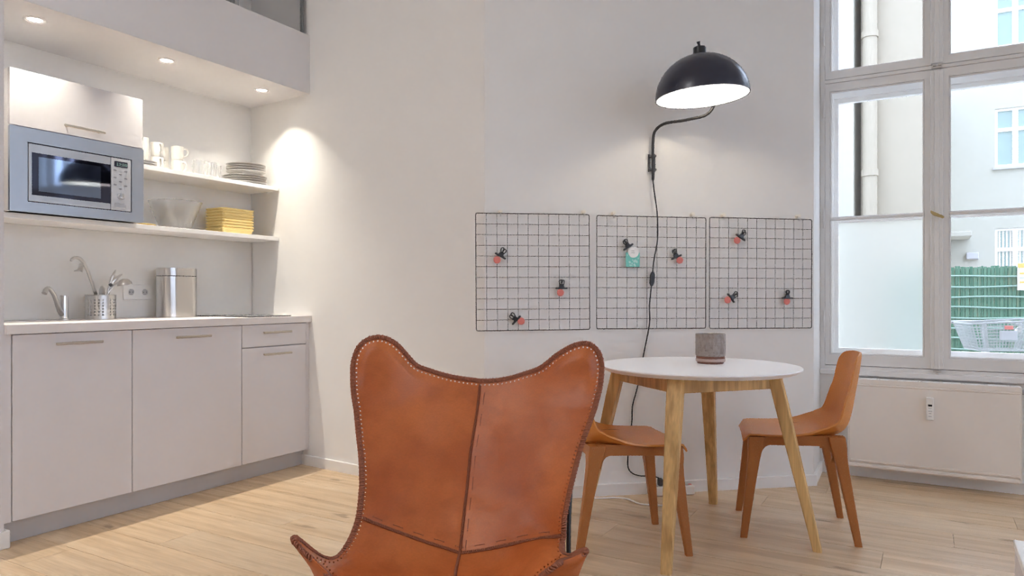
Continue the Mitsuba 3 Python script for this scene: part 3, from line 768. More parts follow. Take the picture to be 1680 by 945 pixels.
# lower shelf: glass bowls, yellow trays
bowl_o = mikit.ply(lathe([(0, 0), (0.078, 0), (0.082, 0.004), (0.142, 0.155), (0.145, 0.162), (0.141, 0.163)], 48), 'mat_tableware_glass', smooth=40)
bowl_i = mikit.ply(lathe([(0, 0), (0.058, 0), (0.062, 0.004), (0.112, 0.128), (0.114, 0.134), (0.111, 0.135)], 48), 'mat_tableware_glass', smooth=40)
t = thing('glass_bowl', 'large clear conical glass bowl standing on the lower shelf', 'bowl')
scene[t] = moved(bowl_o, at(-3.779, 2.590, ZL + 0.0004))
t = thing('glass_bowl', 'smaller clear glass bowl nested inside the large glass bowl', 'bowl')
scene[t] = moved(bowl_i, at(-3.779, 2.590, ZL + 0.0088))


def tray_mesh(w, d, h):
    def rr(k, z):
        q = sg.box(-w / 2 * k, -d / 2 * k, w / 2 * k, d / 2 * k).buffer(-0.02).buffer(0.02, quad_segs=4)
        c = np.array(q.exterior.coords)[:-1]
        return np.c_[c, np.full(len(c), z)]
    rings = [rr(0.90, 0), rr(0.955, h * 0.7), rr(1.0, h * 0.75), rr(1.0, h), rr(0.94, h), rr(0.87, 0.004)]
    n = len(rings[0])
    V = np.vstack(rings + [[[0, 0, 0]], [[0, 0, 0.004]]])
    Fc = []
    for i in range(5):
        for k in range(n):
            l = (k + 1) % n
            Fc += [[i * n + k, i * n + l, (i + 1) * n + l], [i * n + k, (i + 1) * n + l, (i + 1) * n + k]]
    for k in range(n):
        l = (k + 1) % n
        Fc += [[6 * n, l, k], [6 * n + 1, 5 * n + k, 5 * n + l]]
    return trimesh.Trimesh(V, np.array(Fc), process=False)


tray = mikit.ply(tray_mesh(0.18, 0.235, 0.034), 'mat_yellow')
nth = ['lowest', 'second lowest', 'third lowest', 'fourth lowest', 'fourth highest', 'third highest', 'second highest', 'topmost']
for k in range(8):
    t = thing('yellow_tray', 'yellow tray, %s of the stack of eight beside the glass bowl' % nth[k], 'tray', 'stacked yellow trays on the lower shelf')
    scene[t] = moved(tray, at(-3.762, 2.950 + 0.002 * (k % 2), ZL + 0.0005 + 0.0172 * k, 0.0))
t = put('yellow_plate', lathe([(0, 0), (0.06, 0), (0.095, 0.012), (0.096, 0.015), (0.09, 0.015), (0.06, 0.005), (0, 0.004)], 40), 'mat_yellow', None, 40,
        'flat yellow plate on the lower shelf, half hidden behind the microwave', 'plate')
scene[t]['to_world'] = at(-3.79, 2.362, ZL + 0.0004)

# on the worktop
ZT = 0.932
ta = thing('mixer_tap', 'steel mixer tap with a slanted spout on the worktop, beside the utensil holder', 'tap')
put('body', cat([lathe([(0, 0), (0.024, 0), (0.024, 0.006), (0.0185, 0.010), (0.0185, 0.122), (0.016, 0.126), (0, 0.126)], 28)]).apply_transform(rotz(0, (-3.80, 1.982, ZT))), 'mat_chrome', ta, 35)
put('spout', tube(spline([(-3.795, 1.968, ZT + 0.03), (-3.765, 1.930, ZT + 0.085), (-3.735, 1.888, ZT + 0.148), (-3.722, 1.866, ZT + 0.160), (-3.712, 1.850, ZT + 0.150)], 24), np.linspace(0.0125, 0.0095, 24), 12), 'mat_steel', ta, True)
put('nozzle', cyl((-3.714, 1.853, ZT + 0.153), (-3.706, 1.842, ZT + 0.134), 0.012, 14), 'mat_steel', ta, 30)

uh = thing('utensil_holder', 'perforated steel holder full of cooking utensils on the worktop', 'holder')
import manifold3d as m3
UHX, UHY, UR, UHH = -3.79, 2.162, 0.072, 0.128
sh = m3.Manifold.cylinder(UHH, UR, UR, 64) - m3.Manifold.cylinder(UHH, UR - 0.0018, UR - 0.0018, 64).translate([0, 0, 0.003])
pins_ = []
for a in range(24):
    if a % 6 == 5:
        continue
    q = 2 * math.pi * a / 24 + 0.15
    for r in range(6):
        pins_.append(m3.Manifold.cube([0.02, 0.0085, 0.0085], True).rotate([0, 0, math.degrees(q)]).translate([UR * math.cos(q), UR * math.sin(q), 0.024 + r * 0.0155]))
sh = sh - m3.Manifold.compose(pins_)
mh = sh.to_mesh()
put('body', xform(trimesh.Trimesh(mh.vert_properties[:, :3], mh.tri_verts, process=False), rotz(0.0, (UHX, UHY, ZT))), 'mat_steel', uh)
put('rim', tube([[UHX + UR * math.cos(q), UHY + UR * math.sin(q), ZT + UHH] for q in np.arange(0, 2 * math.pi, math.pi / 24)], 0.0022, 6, True), 'mat_steel', uh, True)


def ut(dx, dy, z):
    return np.array([UHX + dx, UHY + dy, ZT + z])


g = thing('pasta_server', 'tall steel pasta server with a bent toothed head in the utensil holder', 'utensil')
put('handle', tube(spline([ut(-0.01, 0.03, 0.008), ut(0.0, -0.03, 0.14), ut(0.002, -0.060, 0.23), ut(0.004, -0.085, 0.285), ut(0.006, -0.115, 0.318), ut(0.01, -0.142, 0.318), ut(0.014, -0.160, 0.302)], 40), np.r_[np.linspace(0.006, 0.009, 34), np.linspace(0.009, 0.006, 6)], 8), 'mat_steel_brushed', g, True)
put('head', hull([ut(0.0, -0.085, 0.30), ut(0.024, -0.10, 0.29), ut(-0.02, -0.10, 0.29), ut(0.02, -0.112, 0.255), ut(-0.016, -0.112, 0.255), ut(0.0, -0.095, 0.245), ut(0, -0.12, 0.262)]), 'mat_steel_brushed', g)
for k in range(3):
    put('tooth', tube([ut(-0.014 + 0.016 * k, -0.106, 0.262), ut(-0.014 + 0.016 * k, -0.128, 0.250)], 0.003, 6), 'mat_steel_brushed', g, True)
g = thing('ladle', 'steel ladle leaning right in the utensil holder, its bowl beside the socket', 'utensil')
put('handle', tube(spline([ut(0.0, -0.035, 0.008), ut(0.01, 0.02, 0.11), ut(0.015, 0.055, 0.17), ut(0.016, 0.085, 0.195)], 24), 0.0048, 8), 'mat_steel_brushed', g, True)
lb = lathe([(0.0, -0.030), (0.022, -0.024), (0.035, -0.008), (0.038, 0.004), (0.036, 0.004), (0.030, -0.010), (0.0, -0.027)], 28)
put('bowl', xform(lb, frame4(ut(0.02, 0.118, 0.188), [0, 0.97, 0.24], [1, 0, 0], [0, 0.24, -0.97])), 'mat_steel_brushed', g, 40)
g = thing('serving_tongs', 'steel tongs with two splayed arms in the utensil holder', 'utensil')
for s in (0, 1):
    top = ut(0.012, 0.075 + 0.035 * s, 0.262 - 0.022 * s)
    put('arm', tube(spline([ut(0.0, 0.005, 0.01), ut(0.008, 0.030 + 0.006 * s, 0.13), ut(0.010, 0.045 + 0.012 * s, 0.19), top], 24), np.r_[np.full(14, 0.0048), np.linspace(0.005, 0.0095, 6), np.linspace(0.009, 0.003, 4)], 8), 'mat_steel_brushed', g, True)
put('pivot', ball(ut(0.012, 0.046, 0.182), 0.010), 'mat_dark', g, True)
g = thing('serving_spoon', 'short steel spoon with its bowl just above the rim of the utensil holder', 'utensil')
put('handle', tube([ut(0.03, 0.02, 0.008), ut(0.035, -0.005, 0.115)], 0.0045, 8), 'mat_steel_brushed', g, True)
sb = trimesh.creation.icosphere(subdivisions=2, radius=1.0)
sb.apply_scale([0.030, 0.007, 0.036])
sb.apply_translation(ut(0.036, -0.012, 0.142))
put('bowl', sb, 'mat_steel_brushed', g, True)
g = thing('spatula', 'narrow steel spatula blade leaning left at the rim of the utensil holder', 'utensil')
put('blade', hull([ut(0.02, -0.062, 0.205), ut(0.036, -0.058, 0.198), ut(0.03, -0.030, 0.118), ut(0.016, -0.034, 0.12), ut(0.022, -0.058, 0.205), ut(0.03, -0.026, 0.118)]), 'mat_steel_brushed', g)
put('handle', tube([ut(0.022, -0.032, 0.12), ut(0.01, 0.02, 0.008)], 0.0045, 8), 'mat_steel_brushed', g, True)

bn_ = thing('steel_canister', 'tall brushed steel canister with a rounded front and a lid on the worktop', 'canister')
cs = sg.box(-0.10, -0.105, 0.02, 0.105).union(sg.Point(0, 0).buffer(0.1).intersection(sg.box(0, -0.2, 0.2, 0.2))).union(sg.box(-0.10, -0.105, -0.02, 0.105))
cs = sg.box(-0.075, -0.112, 0.075, 0.112).buffer(-0.068).buffer(0.068, quad_segs=12)
put('body', prism(cs, 0.0, 0.236).apply_transform(rotz(0, (-3.79, 2.605, ZT + 0.0005))), 'mat_steel_brushed', bn_, 30)
put('lid', cat([prism(cs, 0.2395, 0.281), prism(cs.buffer(-0.004), 0.281, 0.284)]).apply_transform(rotz(0, (-3.79, 2.605, ZT + 0.0005))), 'mat_steel_brushed', bn_, 30)
put('lid_seam', prism(cs.buffer(-0.003), 0.2355, 0.240).apply_transform(rotz(0, (-3.79, 2.605, ZT + 0.0005))), 'mat_dark', bn_)
so = thing('wall_socket', 'white double power socket on the splashback, between the utensils and the canister', 'socket')
put('plate', box(-3.916, -3.908, 2.356, 2.530, 1.034, 1.120, 0.003), 'mat_white', so)
for y in (2.402, 2.484):
    put('recess', xform(lathe([(0.021, 0), (0.021, 0.003), (0.0185, 0.003), (0.0175, -0.006), (0, -0.006)], 28), frame4([-3.9085, y, 1.077], [0, 1, 0], [0, 0, 1], [1, 0, 0])), 'mat_white', so, 40)
    put('recess_shade', xform(lathe([(0.0178, 0.0005), (0.0, 0.0005)], 24), frame4([-3.908, y, 1.077], [0, 1, 0], [0, 0, 1], [1, 0, 0])), 'mat_grey', so)
    for o in (-0.0095, 0.0095):
        put('pin_hole', cyl((-3.9078, y + o, 1.077), (-3.9068, y + o, 1.077), 0.0026, 10), 'mat_dark', so, 30)

# recessed lights
for i, y in enumerate((1.707, 2.356, 2.987)):
    t = thing('downlight', 'small round recessed light above %s' % ['the wall cabinet', 'the shelf edge next to the wall cabinet', 'the plates, nearest the wall'][i], 'light', 'recessed lights in the gallery underside')
    x = -3.515
    put('trim_ring', xform(lathe([(0.030, 0.0), (0.044, 0.0), (0.044, -0.004), (0.040, -0.006), (0.031, -0.003), (0.030, 0.0)], 32), rotz(0, (x, y, 2.315))), 'mat_white', t, 40)
    ln = lathe([(0.030, 0.0), (0.0, 0.0)], 24)
    ln.apply_translation([x, y, 2.3135])
    if ln.face_normals[0, 2] > 0:
        ln.invert()
    k = put('lens', ln, 'mat_white', t)
    scene[k]['emitter'] = {'type': 'area', 'radiance': rgb(12, 11.2, 10.0)}
    scene['downlight_beam_%d' % i] = {'type': 'spot', 'to_world': T().look_at(origin=[x, y, 2.309], target=[x + 0.0001, y, 0], up=[0, 1, 0]), 'intensity': rgb(DOWNLIGHT, DOWNLIGHT * 0.93, DOWNLIGHT * 0.80),
                                      'cutoff_angle': 52.0, 'beam_width': 12.0}

# gallery: glass guard and what stands behind it
gg = thing('glass_balustrade', 'clear glass guard panel standing on the gallery edge above the kitchen', 'balustrade')
put('pane', box(-3.372, -3.3625, 1.52, 3.172, 2.681, 3.55), 'mat_glass', gg)
put('edge_clip', box(-3.378, -3.356, 3.165, 3.1735, 2.681, 3.54), 'mat_darkgrey', gg)
gb = thing('dark_cupboard', 'dark grey cupboard standing on the gallery behind the glass guard', 'cupboard')
put('body', box(-3.91, -3.72, 2.10, 2.955, 2.681, 3.45, 0.004), 'mat_darkgrey', gb)
put('side_strip', box(-3.91, -3.72, 2.955, 2.985, 2.681, 3.45, 0.002), 'mat_grey', gb)


# ---------------------------------------------------------------- leather butterfly chair (a hung sling on a black rod frame)
SLING_N = 104
SLING = [(-249,390,-299,266,936),(-270,387,-320,261,933),(-290,377,-340,257,922),(-303,362,-353,253,907),(-312,344,-360,249,889),(-317,327,-364,245,871),(-318,308,-365,240,853),(-319,287,-362,232,831),(-318,260,-357,220,806),(-315,228,-349,206,776),(-309,194,-337,190,744),(-302,122,-315,148,680),(-295,62,-295,110,631),(-292,18,-283,81,596),(-292,-13,-275,59,572),(-295,-40,-270,37,553),(-298,-72,-264,13,532),(-302,-98,-261,-7,514),(-308,-125,-262,-22,495),(-318,-150,-266,-38,477),(-329,-170,-270,-52,465),(-341,-187,-276,-65,454),(-352,-201,-284,-70,443),(-362,-212,-289,-81,438),(-375,-217,-295,-97,439),(-388,-216,-298,-117,447),(-403,-210,-304,-137,459),(-418,-201,-309,-154,472),(-432,-190,-308,-186,492),(-447,-179,-308,-214,511),(-462,-167,-313,-232,527),(-472,-159,-315,-247,538),(-479,-162,-311,-270,544),(-476,-169,-305,-277,540),(-468,-179,-298,-278,534),(-455,-192,-289,-275,523),(-433,-212,-270,-280,511),(-382,-263,-221,-299,481),(-300,-338,-148,-330,443),(-200,-422,-64,-361,401),(-125,-460,-8,-368,382),(-53,-472,42,-368,376),(0,-458,80,-368,388),(50,-422,113,-359,411),(133,-330,167,-322,462),(197,-260,209,-287,499),(248,-223,246,-272,522),(283,-210,268,-178,499),(312,-203,292,-262,536),(318,-197,296,-265,542),(312,-192,292,-233,533),(297,-198,278,-179,509),(275,-207,260,-140,487),(260,-203,247,-117,481),(252,-193,238,-62,470),(253,-172,236,-16,472),(256,-135,239,-20,505),(258,-105,240,-7,527),(263,-77,244,10,546),(270,-43,249,28,571),(278,-11,255,46,595),(287,25,262,70,621),(296,62,270,95,650),(305,92,277,110,673),(315,121,286,125,698),(323,145,294,142,717),(333,172,303,161,740),(341,193,310,177,757),(348,217,316,194,777),(354,240,322,210,798),(358,260,326,223,816),(361,287,329,238,840),(362,312,330,248,864),(359,332,327,252,883),(355,344,323,253,895),(347,358,315,255,908),(337,367,305,257,917),(323,372,292,258,923),(307,373,276,261,923),(288,368,257,263,918),(271,361,239,266,910),(252,349,220,271,898),(234,337,201,278,885),(217,322,183,284,869),(197,308,163,292,853),(173,297,138,302,841),(146,288,108,312,831),(117,279,77,318,820),(88,273,46,323,813),(58,271,14,327,809),(29,270,-18,330,808),(-8,274,-58,330,812),(-44,280,-95,326,818),(-75,288,-127,321,826),(-103,297,-156,313,836),(-123,302,-175,305,843),(-139,309,-191,298,850),(-150,317,-201,294,858),(-162,330,-213,290,872),(-175,345,-226,287,888),(-190,362,-242,283,907),(-205,375,-256,279,920),(-220,383,-271,274,929),(-235,388,-285,270,934),(-300,-222,-228,-99,439),(-300,-297,-177,-246,437),(-217,303,-262,257,847),(-217,228,-257,240,772),(-217,153,-247,206,702),(-217,78,-233,161,637),(-217,3,-219,113,576),(-217,-72,-203,62,520),(-217,-147,-188,10,468),(-217,-222,-165,-64,429),(-217,-297,-130,-182,414),(-133,228,-178,274,769),(-133,153,-169,236,698),(-133,78,-159,198,631),(-133,3,-148,154,567),(-133,-72,-136,108,509),(-133,-147,-123,57,455),(-133,-222,-103,-22,416),(-133,-297,-73,-139,399),(-133,-372,-43,-258,392),(-50,228,-97,306,766),(-50,153,-90,273,694),(-50,78,-82,233,625),(-50,3,-72,184,562),(-50,-72,-60,131,505),(-50,-147,-51,84,449),(-50,-222,-37,18,404),(-50,-297,-13,-95,384),(-50,-372,11,-206,372),(33,228,-10,314,766),(33,153,-5,281,694),(33,78,2,238,626),(33,3,11,185,565),(33,-72,20,129,508),(33,-147,28,82,453),(33,-222,39,17,408),(33,-297,61,-115,396),(33,-372,86,-267,403),(117,228,80,294,771),(117,153,85,249,702),(117,78,91,203,636),(117,3,97,153,575),(117,-72,103,107,518),(117,-147,109,52,466),(117,-222,118,-16,424),(117,-297,139,-185,428),(200,228,168,260,777),(200,153,172,212,710),(200,78,176,163,647),(200,3,180,115,588),(200,-72,183,70,531),(200,-147,187,30,476),(283,303,252,254,854),(283,228,253,227,783),(283,153,255,173,719),(22,194,-20,301,732),(13,135,-25,275,676),(3,77,-29,241,623),(-8,-25,-26,168,540),(-18,-128,-23,95,464),(-26,-198,-22,53,413),(-37,-245,-18,-13,396),(-43,-305,-5,-107,382),(-48,-380,15,-220,372)]
SEAM_CENTRE = [(29,263),(22,194),(13,135),(3,77),(-8,-25),(-18,-128),(-26,-198),(-37,-245),(-43,-305),(-48,-380),(-53,-465)]
SEAM_CROSS = [(-291,-105),(-267,-115),(-242,-124),(-200,-140),(-154,-157),(-113,-171),(-73,-183),(-26,-198),(8,-195),(43,-190),(97,-179),(146,-168),(200,-160),(252,-153)]
POCKET_A = [[(-313,-258,537),(-289,-274,522),(-268,-283,511),(-220,-302,481),(-147,-332,442)], [(-315,-255,535),(-309,-250,520),(-297,-238,487),(-285,-226,450),(-263,-214,384)]]
POCKET_B = [[(294,-258,537),(271,-265,529),(246,-274,522),(210,-289,499),(168,-324,461)], [(296,-256,535),(290,-246,514),(283,-237,493),(277,-228,471),(257,-220,411)]]

bc = thing('butterfly_chair', 'tan leather butterfly chair with laced edges and a black rod frame', 'chair')
BCM = rotz(math.radians(23.28), (-0.9666, 1.4273, 0.0))
SL = np.array(SLING, float) / 1000.0
rb = RBFInterpolator(SL[:, :2], SL[:, 2:], kernel='thin_plate_spline', smoothing=1e-7)
outl = sg.Polygon(SL[:SLING_N, :2])
ext = outl.exterior
cen, crs = sg.LineString(np.array(SEAM_CENTRE) / 1000.0), sg.LineString(np.array(SEAM_CROSS) / 1000.0)


def along(line, step):
    n = max(2, int(line.length / step))
    return np.array([line.interpolate(k / n, normalized=True).coords[0] for k in range(n + (0 if line.is_ring else 1))])


HOLE = 0.0025
inner = outl.buffer(-0.0105)
inner = inner if inner.geom_type == 'Polygon' else max(inner.geoms, key=lambda q: q.area)
hc = along(inner.exterior, 0.0117)
pts, hole_polys = [along(ext, 0.006)], []
for h in hc:
    if outl.exterior.distance(sg.Point(h)) > HOLE * 1.8:
        a = np.arange(8) * math.pi / 4
        pts.append(h + HOLE * np.c_[np.cos(a), np.sin(a)])
        hole_polys.append(h)
pts += [along(cen, 0.006), along(crs, 0.006)]
gx = 0.0115
x0, y0, x1, y1 = outl.bounds
G = np.array([(x0 + (i + 0.5 * (j % 2)) * gx, y0 + j * gx * 0.87) for i in range(int((x1 - x0) / gx) + 2) for j in range(int((y1 - y0) / gx / 0.87) + 2)])
far = [outl.contains(sg.Point(q)) and ext.distance(sg.Point(q)) > 0.0155 and cen.distance(sg.Point(q)) > 0.005 and crs.distance(sg.Point(q)) > 0.005 for q in G]
pts.append(G[np.array(far)])
P2 = np.unique(np.round(np.vstack(pts), 6), axis=0)
tri = Delaunay(P2).simplices
ct = P2[tri].mean(1)
hp = np.array(hole_polys)
d_hole = np.array([np.linalg.norm(hp - q, axis=1).min() for q in ct])
ok = np.array([outl.contains(sg.Point(q)) for q in ct]) & (d_hole > HOLE * 0.93)
area = np.abs(np.cross(P2[tri[:, 1]] - P2[tri[:, 0]], P2[tri[:, 2]] - P2[tri[:, 0]]))
tri, ct = tri[ok & (area > 1e-10)], ct[ok & (area > 1e-10)]
flip = np.cross(P2[tri[:, 1]] - P2[tri[:, 0]], P2[tri[:, 2]] - P2[tri[:, 0]]) < 0
tri[flip] = tri[flip][:, ::-1]


def sling(q):
    """Points of the cut pattern (n, 2) -> (chair coordinates, unit normal towards the sitter); the ears are padded inside their hem."""
    q = np.atleast_2d(q)
    e = 1e-3
    X = rb(q)
    du, dv = rb(q + [e, 0]) - rb(q - [e, 0]), rb(q + [0, e]) - rb(q - [0, e])
    N = np.cross(du, dv)
    N /= np.linalg.norm(N, axis=1, keepdims=True)
    dist = np.array([ext.distance(sg.Point(a)) for a in q])
    ear = np.clip((q[:, 1] - 0.20) / 0.12, 0, 1) * np.clip((np.abs(q[:, 0] - 0.022) - 0.10) / 0.10, 0, 1)
    t = np.clip((dist - 0.012) / 0.022, 0, 1)
    puff = 0.014 * ear * t * t * (3 - 2 * t)
    cr = np.array([min(cen.distance(sg.Point(a)), crs.distance(sg.Point(a))) for a in q])
    puff = puff - 0.0028 * np.exp(-(cr / 0.008) ** 2)
    wob = (meshkit.fbm(np.c_[q * 9.0, np.zeros(len(q))], 3, seed=4) - 0.5) * 0.009 * np.clip(dist / 0.06, 0, 1)
    return X + N * (puff + wob)[:, None], N


X3, N3 = sling(P2)
TH = 0.0034


def shell(faces):
    used, inv = np.unique(faces, return_inverse=True)
    f = inv.reshape(-1, 3)
    n = len(used)
    V = np.vstack([X3[used], X3[used] - N3[used] * TH])
    e = np.sort(np.vstack([f[:, [0, 1]], f[:, [1, 2]], f[:, [2, 0]]]), 1)
    eo = np.vstack([f[:, [0, 1]], f[:, [1, 2]], f[:, [2, 0]]])
    key = e[:, 0] * n + e[:, 1]
    u, idx, cnt = np.unique(key, return_index=True, return_counts=True)
    b = eo[idx[cnt == 1]]
    side = np.vstack([np.c_[b[:, 1], b[:, 0], b[:, 0] + n], np.c_[b[:, 1], b[:, 0] + n, b[:, 1] + n]])
    return trimesh.Trimesh(V, np.vstack([f, f[:, ::-1] + n, side]), process=False)


cxs = np.array(SEAM_CENTRE, float) / 1000.0
o = np.argsort(cxs[:, 1])
right = ct[:, 0] > np.interp(ct[:, 1], cxs[o, 1], cxs[o, 0])
sxs = np.array(SEAM_CROSS, float) / 1000.0
above = ct[:, 1] > np.interp(ct[:, 0], sxs[:, 0], sxs[:, 1])
for nm, msk in (('back_panel', ~right & above), ('back_panel', right & above), ('seat_panel', ~right & ~above), ('seat_panel', right & ~above)):
    put(nm, xform(shell(tri[msk]), BCM), 'mat_leather', bc, 50)


def helix(q, r, turns_len, wire, phase=0.0, lift=0.0, sides=5):
    """A cord wound around the edge or seam that follows the pattern points q."""
    X, N = sling(q)
    s = np.r_[0, np.cumsum(np.linalg.norm(np.diff(X, axis=0), axis=1))]
    n = int(s[-1] / turns_len * 9)
    ss = np.linspace(0, s[-1], n)
    Xi = np.c_[[np.interp(ss, s, X[:, k]) for k in range(3)]].T
    Ni = np.c_[[np.interp(ss, s, N[:, k]) for k in range(3)]].T
    tg = np.gradient(Xi, axis=0)
    tg /= np.linalg.norm(tg, axis=1, keepdims=True)
    S = np.cross(tg, Ni)
    a = ss / turns_len * 2 * math.pi + phase
    return tube(Xi + Ni * (lift + r[0] * np.cos(a))[:, None] + S * (r[1] * np.sin(a))[:, None], wire, sides, caps=False)


oq = along(ext, 0.004)
oq = np.vstack([oq, oq[:1]])
put('edge_lacing', xform(cat([helix(oq, (0.0040, 0.0062), 0.0105, 0.0027, 0.0, -TH / 2), helix(oq, (0.0036, 0.0056), 0.0105, 0.0024, math.pi, -TH / 2)]), BCM), 'mat_lace', bc, True, 'dark brown leather lacing around the edge')
oin = along(outl.buffer(-0.0015).exterior, 0.004)
Xo, No = sling(np.vstack([oin, oin[:1]]))
put('edge_cord', xform(tube(Xo - No * TH / 2, 0.0042, 6, caps=False), BCM), 'mat_lace_dark', bc, True, 'dark cord along the laced edge')
put('centre_lacing', xform(cat([helix(along(cen, 0.004)[1:-1], (0.0012, 0.0029), 0.0090, 0.0013, 0, 0.0022), helix(along(cen, 0.004)[1:-1], (0.0012, 0.0029), 0.0090, 0.0013, math.pi, 0.0022)]), BCM), 'mat_lace', bc, True, 'dark laced seam down the middle')
put('cross_lacing', xform(cat([helix(along(crs, 0.004), (0.0014, 0.0037), 0.0105, 0.0016, 0, 0.0024), helix(along(crs, 0.004), (0.0014, 0.0037), 0.0105, 0.0016, math.pi, 0.0024)]), BCM), 'mat_lace', bc, True, 'dark laced seam between back and seat')
# running stitches beside the seams
st = []
for line, offs, step, ln in ((cen, 0.014, 0.058, 0.030), (crs, 0.014, 0.060, 0.026)):
    L = line.length
    d = 0.025
    while d + ln < L - 0.02:
        if not (line is cen and d > L * 0.62):
            q = []
            for k in np.linspace(0, 1, 7):
                a, b2 = np.array(line.interpolate(d + ln * k).coords[0]), np.array(line.interpolate(d + ln * k + 0.002).coords[0])
                t = (b2 - a) / np.linalg.norm(b2 - a)
                nn = np.array([-t[1], t[0]])
                if nn @ ([1, 0] if line is cen else [0, 1]) < 0:
                    nn = -nn
                q.append(a + nn * offs)
            X, N = sling(np.array(q))
            st.append(tube(X + N * np.array([-0.002, 0.0004, 0.0008, 0.001, 0.0008, 0.0004, -0.002])[:, None], 0.0009, 5))
            st += [ball(X[0] + N[0] * 0.0002, 0.0018, 1), ball(X[-1] + N[-1] * 0.0002, 0.0018, 1)]
        d += step
put('running_stitches', xform(cat(st), BCM), 'mat_lace', bc, False, 'dark running stitches beside the seams', None, None, 'stuff')
for a, b2 in (POCKET_A, POCKET_B):
    A, Bc = spline(np.array(a, float) / 1000.0, 18), spline(np.array(b2, float) / 1000.0, 18)
    rows = []
    for f in np.linspace(0, 1, 7):
        rows.append(A * (1 - f) + Bc * f + np.array([0, -0.010, -0.004]) * math.sin(math.pi * f))
    V = np.array(rows).reshape(-1, 3)
    n = 18
    Fc = [[i * n + k, i * n + k + 1, (i + 1) * n + k + 1] for i in range(6) for k in range(n - 1)] + [[i * n + k, (i + 1) * n + k + 1, (i + 1) * n + k] for i in range(6) for k in range(n - 1)]
    m = trimesh.Trimesh(V, np.array(Fc), process=False)
    nv = m.vertex_normals
    V2 = np.vstack([V, V + nv * 0.003])
    nn = len(V)
    bd_ = [k for k in range(n)] + [(i + 1) * n - 1 for i in range(1, 7)] + [6 * n + k for k in range(n - 2, -1, -1)] + [i * n for i in range(5, 0, -1)]
    sd = []
    for k in range(len(bd_)):
        p, q = bd_[k], bd_[(k + 1) % len(bd_)]
        sd += [[p, q, q + nn], [p, q + nn, p + nn]]
    put('front_pocket', xform(trimesh.Trimesh(V2, np.vstack([np.array(Fc)[:, ::-1], np.array(Fc) + nn, np.array(sd)]), process=False), BCM), 'mat_leather', bc, 50)


def rod(p, n=24, r=0.006):
    return tube(spline(p, n), r, 8)


ER, TR_ = np.array([0.293, 0.272, 0.888]), np.array([0.292, -0.238, 0.518])
rods = []
for s in (1, -1):
    f = np.array([s, 1, 1])
    rods.append(('rear_rod', rod([np.array([0.305, 0.264, 0.80]) * f, np.array([0.300, 0.268, 0.865]) * f, ER * f, np.array([0.280, 0.255, 0.83]) * f, np.array([0.246, 0.122, 0.44]) * f, np.array([0.196, -0.033, 0.02]) * f, np.array([0.18, -0.06, 0.007]) * f], 50)))
    rods.append(('front_rod', rod([np.array([0.262, -0.190, 0.448]) * f, np.array([0.262, -0.170, 0.430]) * f, np.array([0.262, 0.02, 0.24]) * f, np.array([0.235, 0.24, 0.02]) * f, np.array([0.225, 0.262, 0.007]) * f], 50)))
rods.append(('floor_bar', rod([(-0.18, -0.06, 0.007), (-0.06, -0.075, 0.007), (0.06, -0.075, 0.007), (0.18, -0.06, 0.007)])))
rods.append(('floor_bar', rod([(-0.225, 0.262, 0.007), (-0.08, 0.275, 0.007), (0.08, 0.275, 0.007), (0.225, 0.262, 0.007)])))
rods.append(('floor_bar', rod([(-0.18, -0.06, 0.007), (-0.225, 0.1, 0.007), (-0.225, 0.262, 0.007)])))
rods.append(('floor_bar', rod([(0.18, -0.06, 0.007), (0.225, 0.1, 0.007), (0.225, 0.262, 0.007)])))
for nm, m in rods:
    put(nm, xform(m, BCM), 'mat_black', bc, True)

# ---------------------------------------------------------------- round table
dt = thing('dining_table', 'round white dining table with splayed oak legs, between the two brown chairs', 'table')
LAT = np.array([math.cos(YAW), math.sin(YAW), 0.0])


def cs_(lat, z):        # a spot on the floor by distance ahead of and beside the door the photo was taken from
    p = FWD * z + LAT * lat
    return np.array([p[0], p[1], 0.0])


TC = cs_(0.818, 3.13)
LC = cs_(0.804, 3.16)
tt = lathe([(0, 0.728), (0.405, 0.728), (0.428, 0.742), (0.430, 0.745), (0.430, 0.748), (0.4285, 0.750), (0, 0.750)], 96)
put('tabletop', xform(tt, frame4(TC, [1, 0, 0], [0, 1, 0], [0, 0, 1])), 'mat_white_table', dt, 25)
r_ = (LAT * 0.90 - FWD * 0.43)
r_ /= np.linalg.norm(r_)
f_ = np.array([-r_[1], r_[0], 0])
tops = []
for k, d in enumerate((r_, f_, -r_, -f_)):
    t = np.cross([0, 0, 1], d)
    top, foot = LC + d * 0.338, LC + d * 0.508
    tops.append((top, d))
    sec = []
    for z, c, a, b2 in ((0.728, top, 0.026, 0.032), (0.60, top * (1 - 0.176) + foot * 0.176, 0.027, 0.0315), (0.0, foot, 0.0175, 0.0205)):
        q = sg.box(-a, -b2, a, b2).buffer(-0.007).buffer(0.007, quad_segs=3)
        sec.append([np.array([c[0], c[1], 0]) + d * u + t * v + np.array([0, 0, z]) for u, v in list(q.exterior.coords)[:-1]])
    put('leg', hull(np.vstack(sec[:2] + sec[2:])), 'mat_oak', dt, 25)
for k in range(4):
    (a, da), (b2, db) = tops[k], tops[(k + 1) % 4]
    v = (b2 - a) / np.linalg.norm(b2 - a)
    nrm = np.array([v[1], -v[0], 0])
    M = frame4([a[0], a[1], 0], [v[0], v[1], 0], [nrm[0], nrm[1], 0] if False else [-v[1], v[0], 0], [0, 0, 1])
    put('apron', xform(box(0.018, np.linalg.norm(b2 - a) - 0.018, -0.011, 0.011, 0.662, 0.7275, 0.002), M), 'mat_oak', dt)

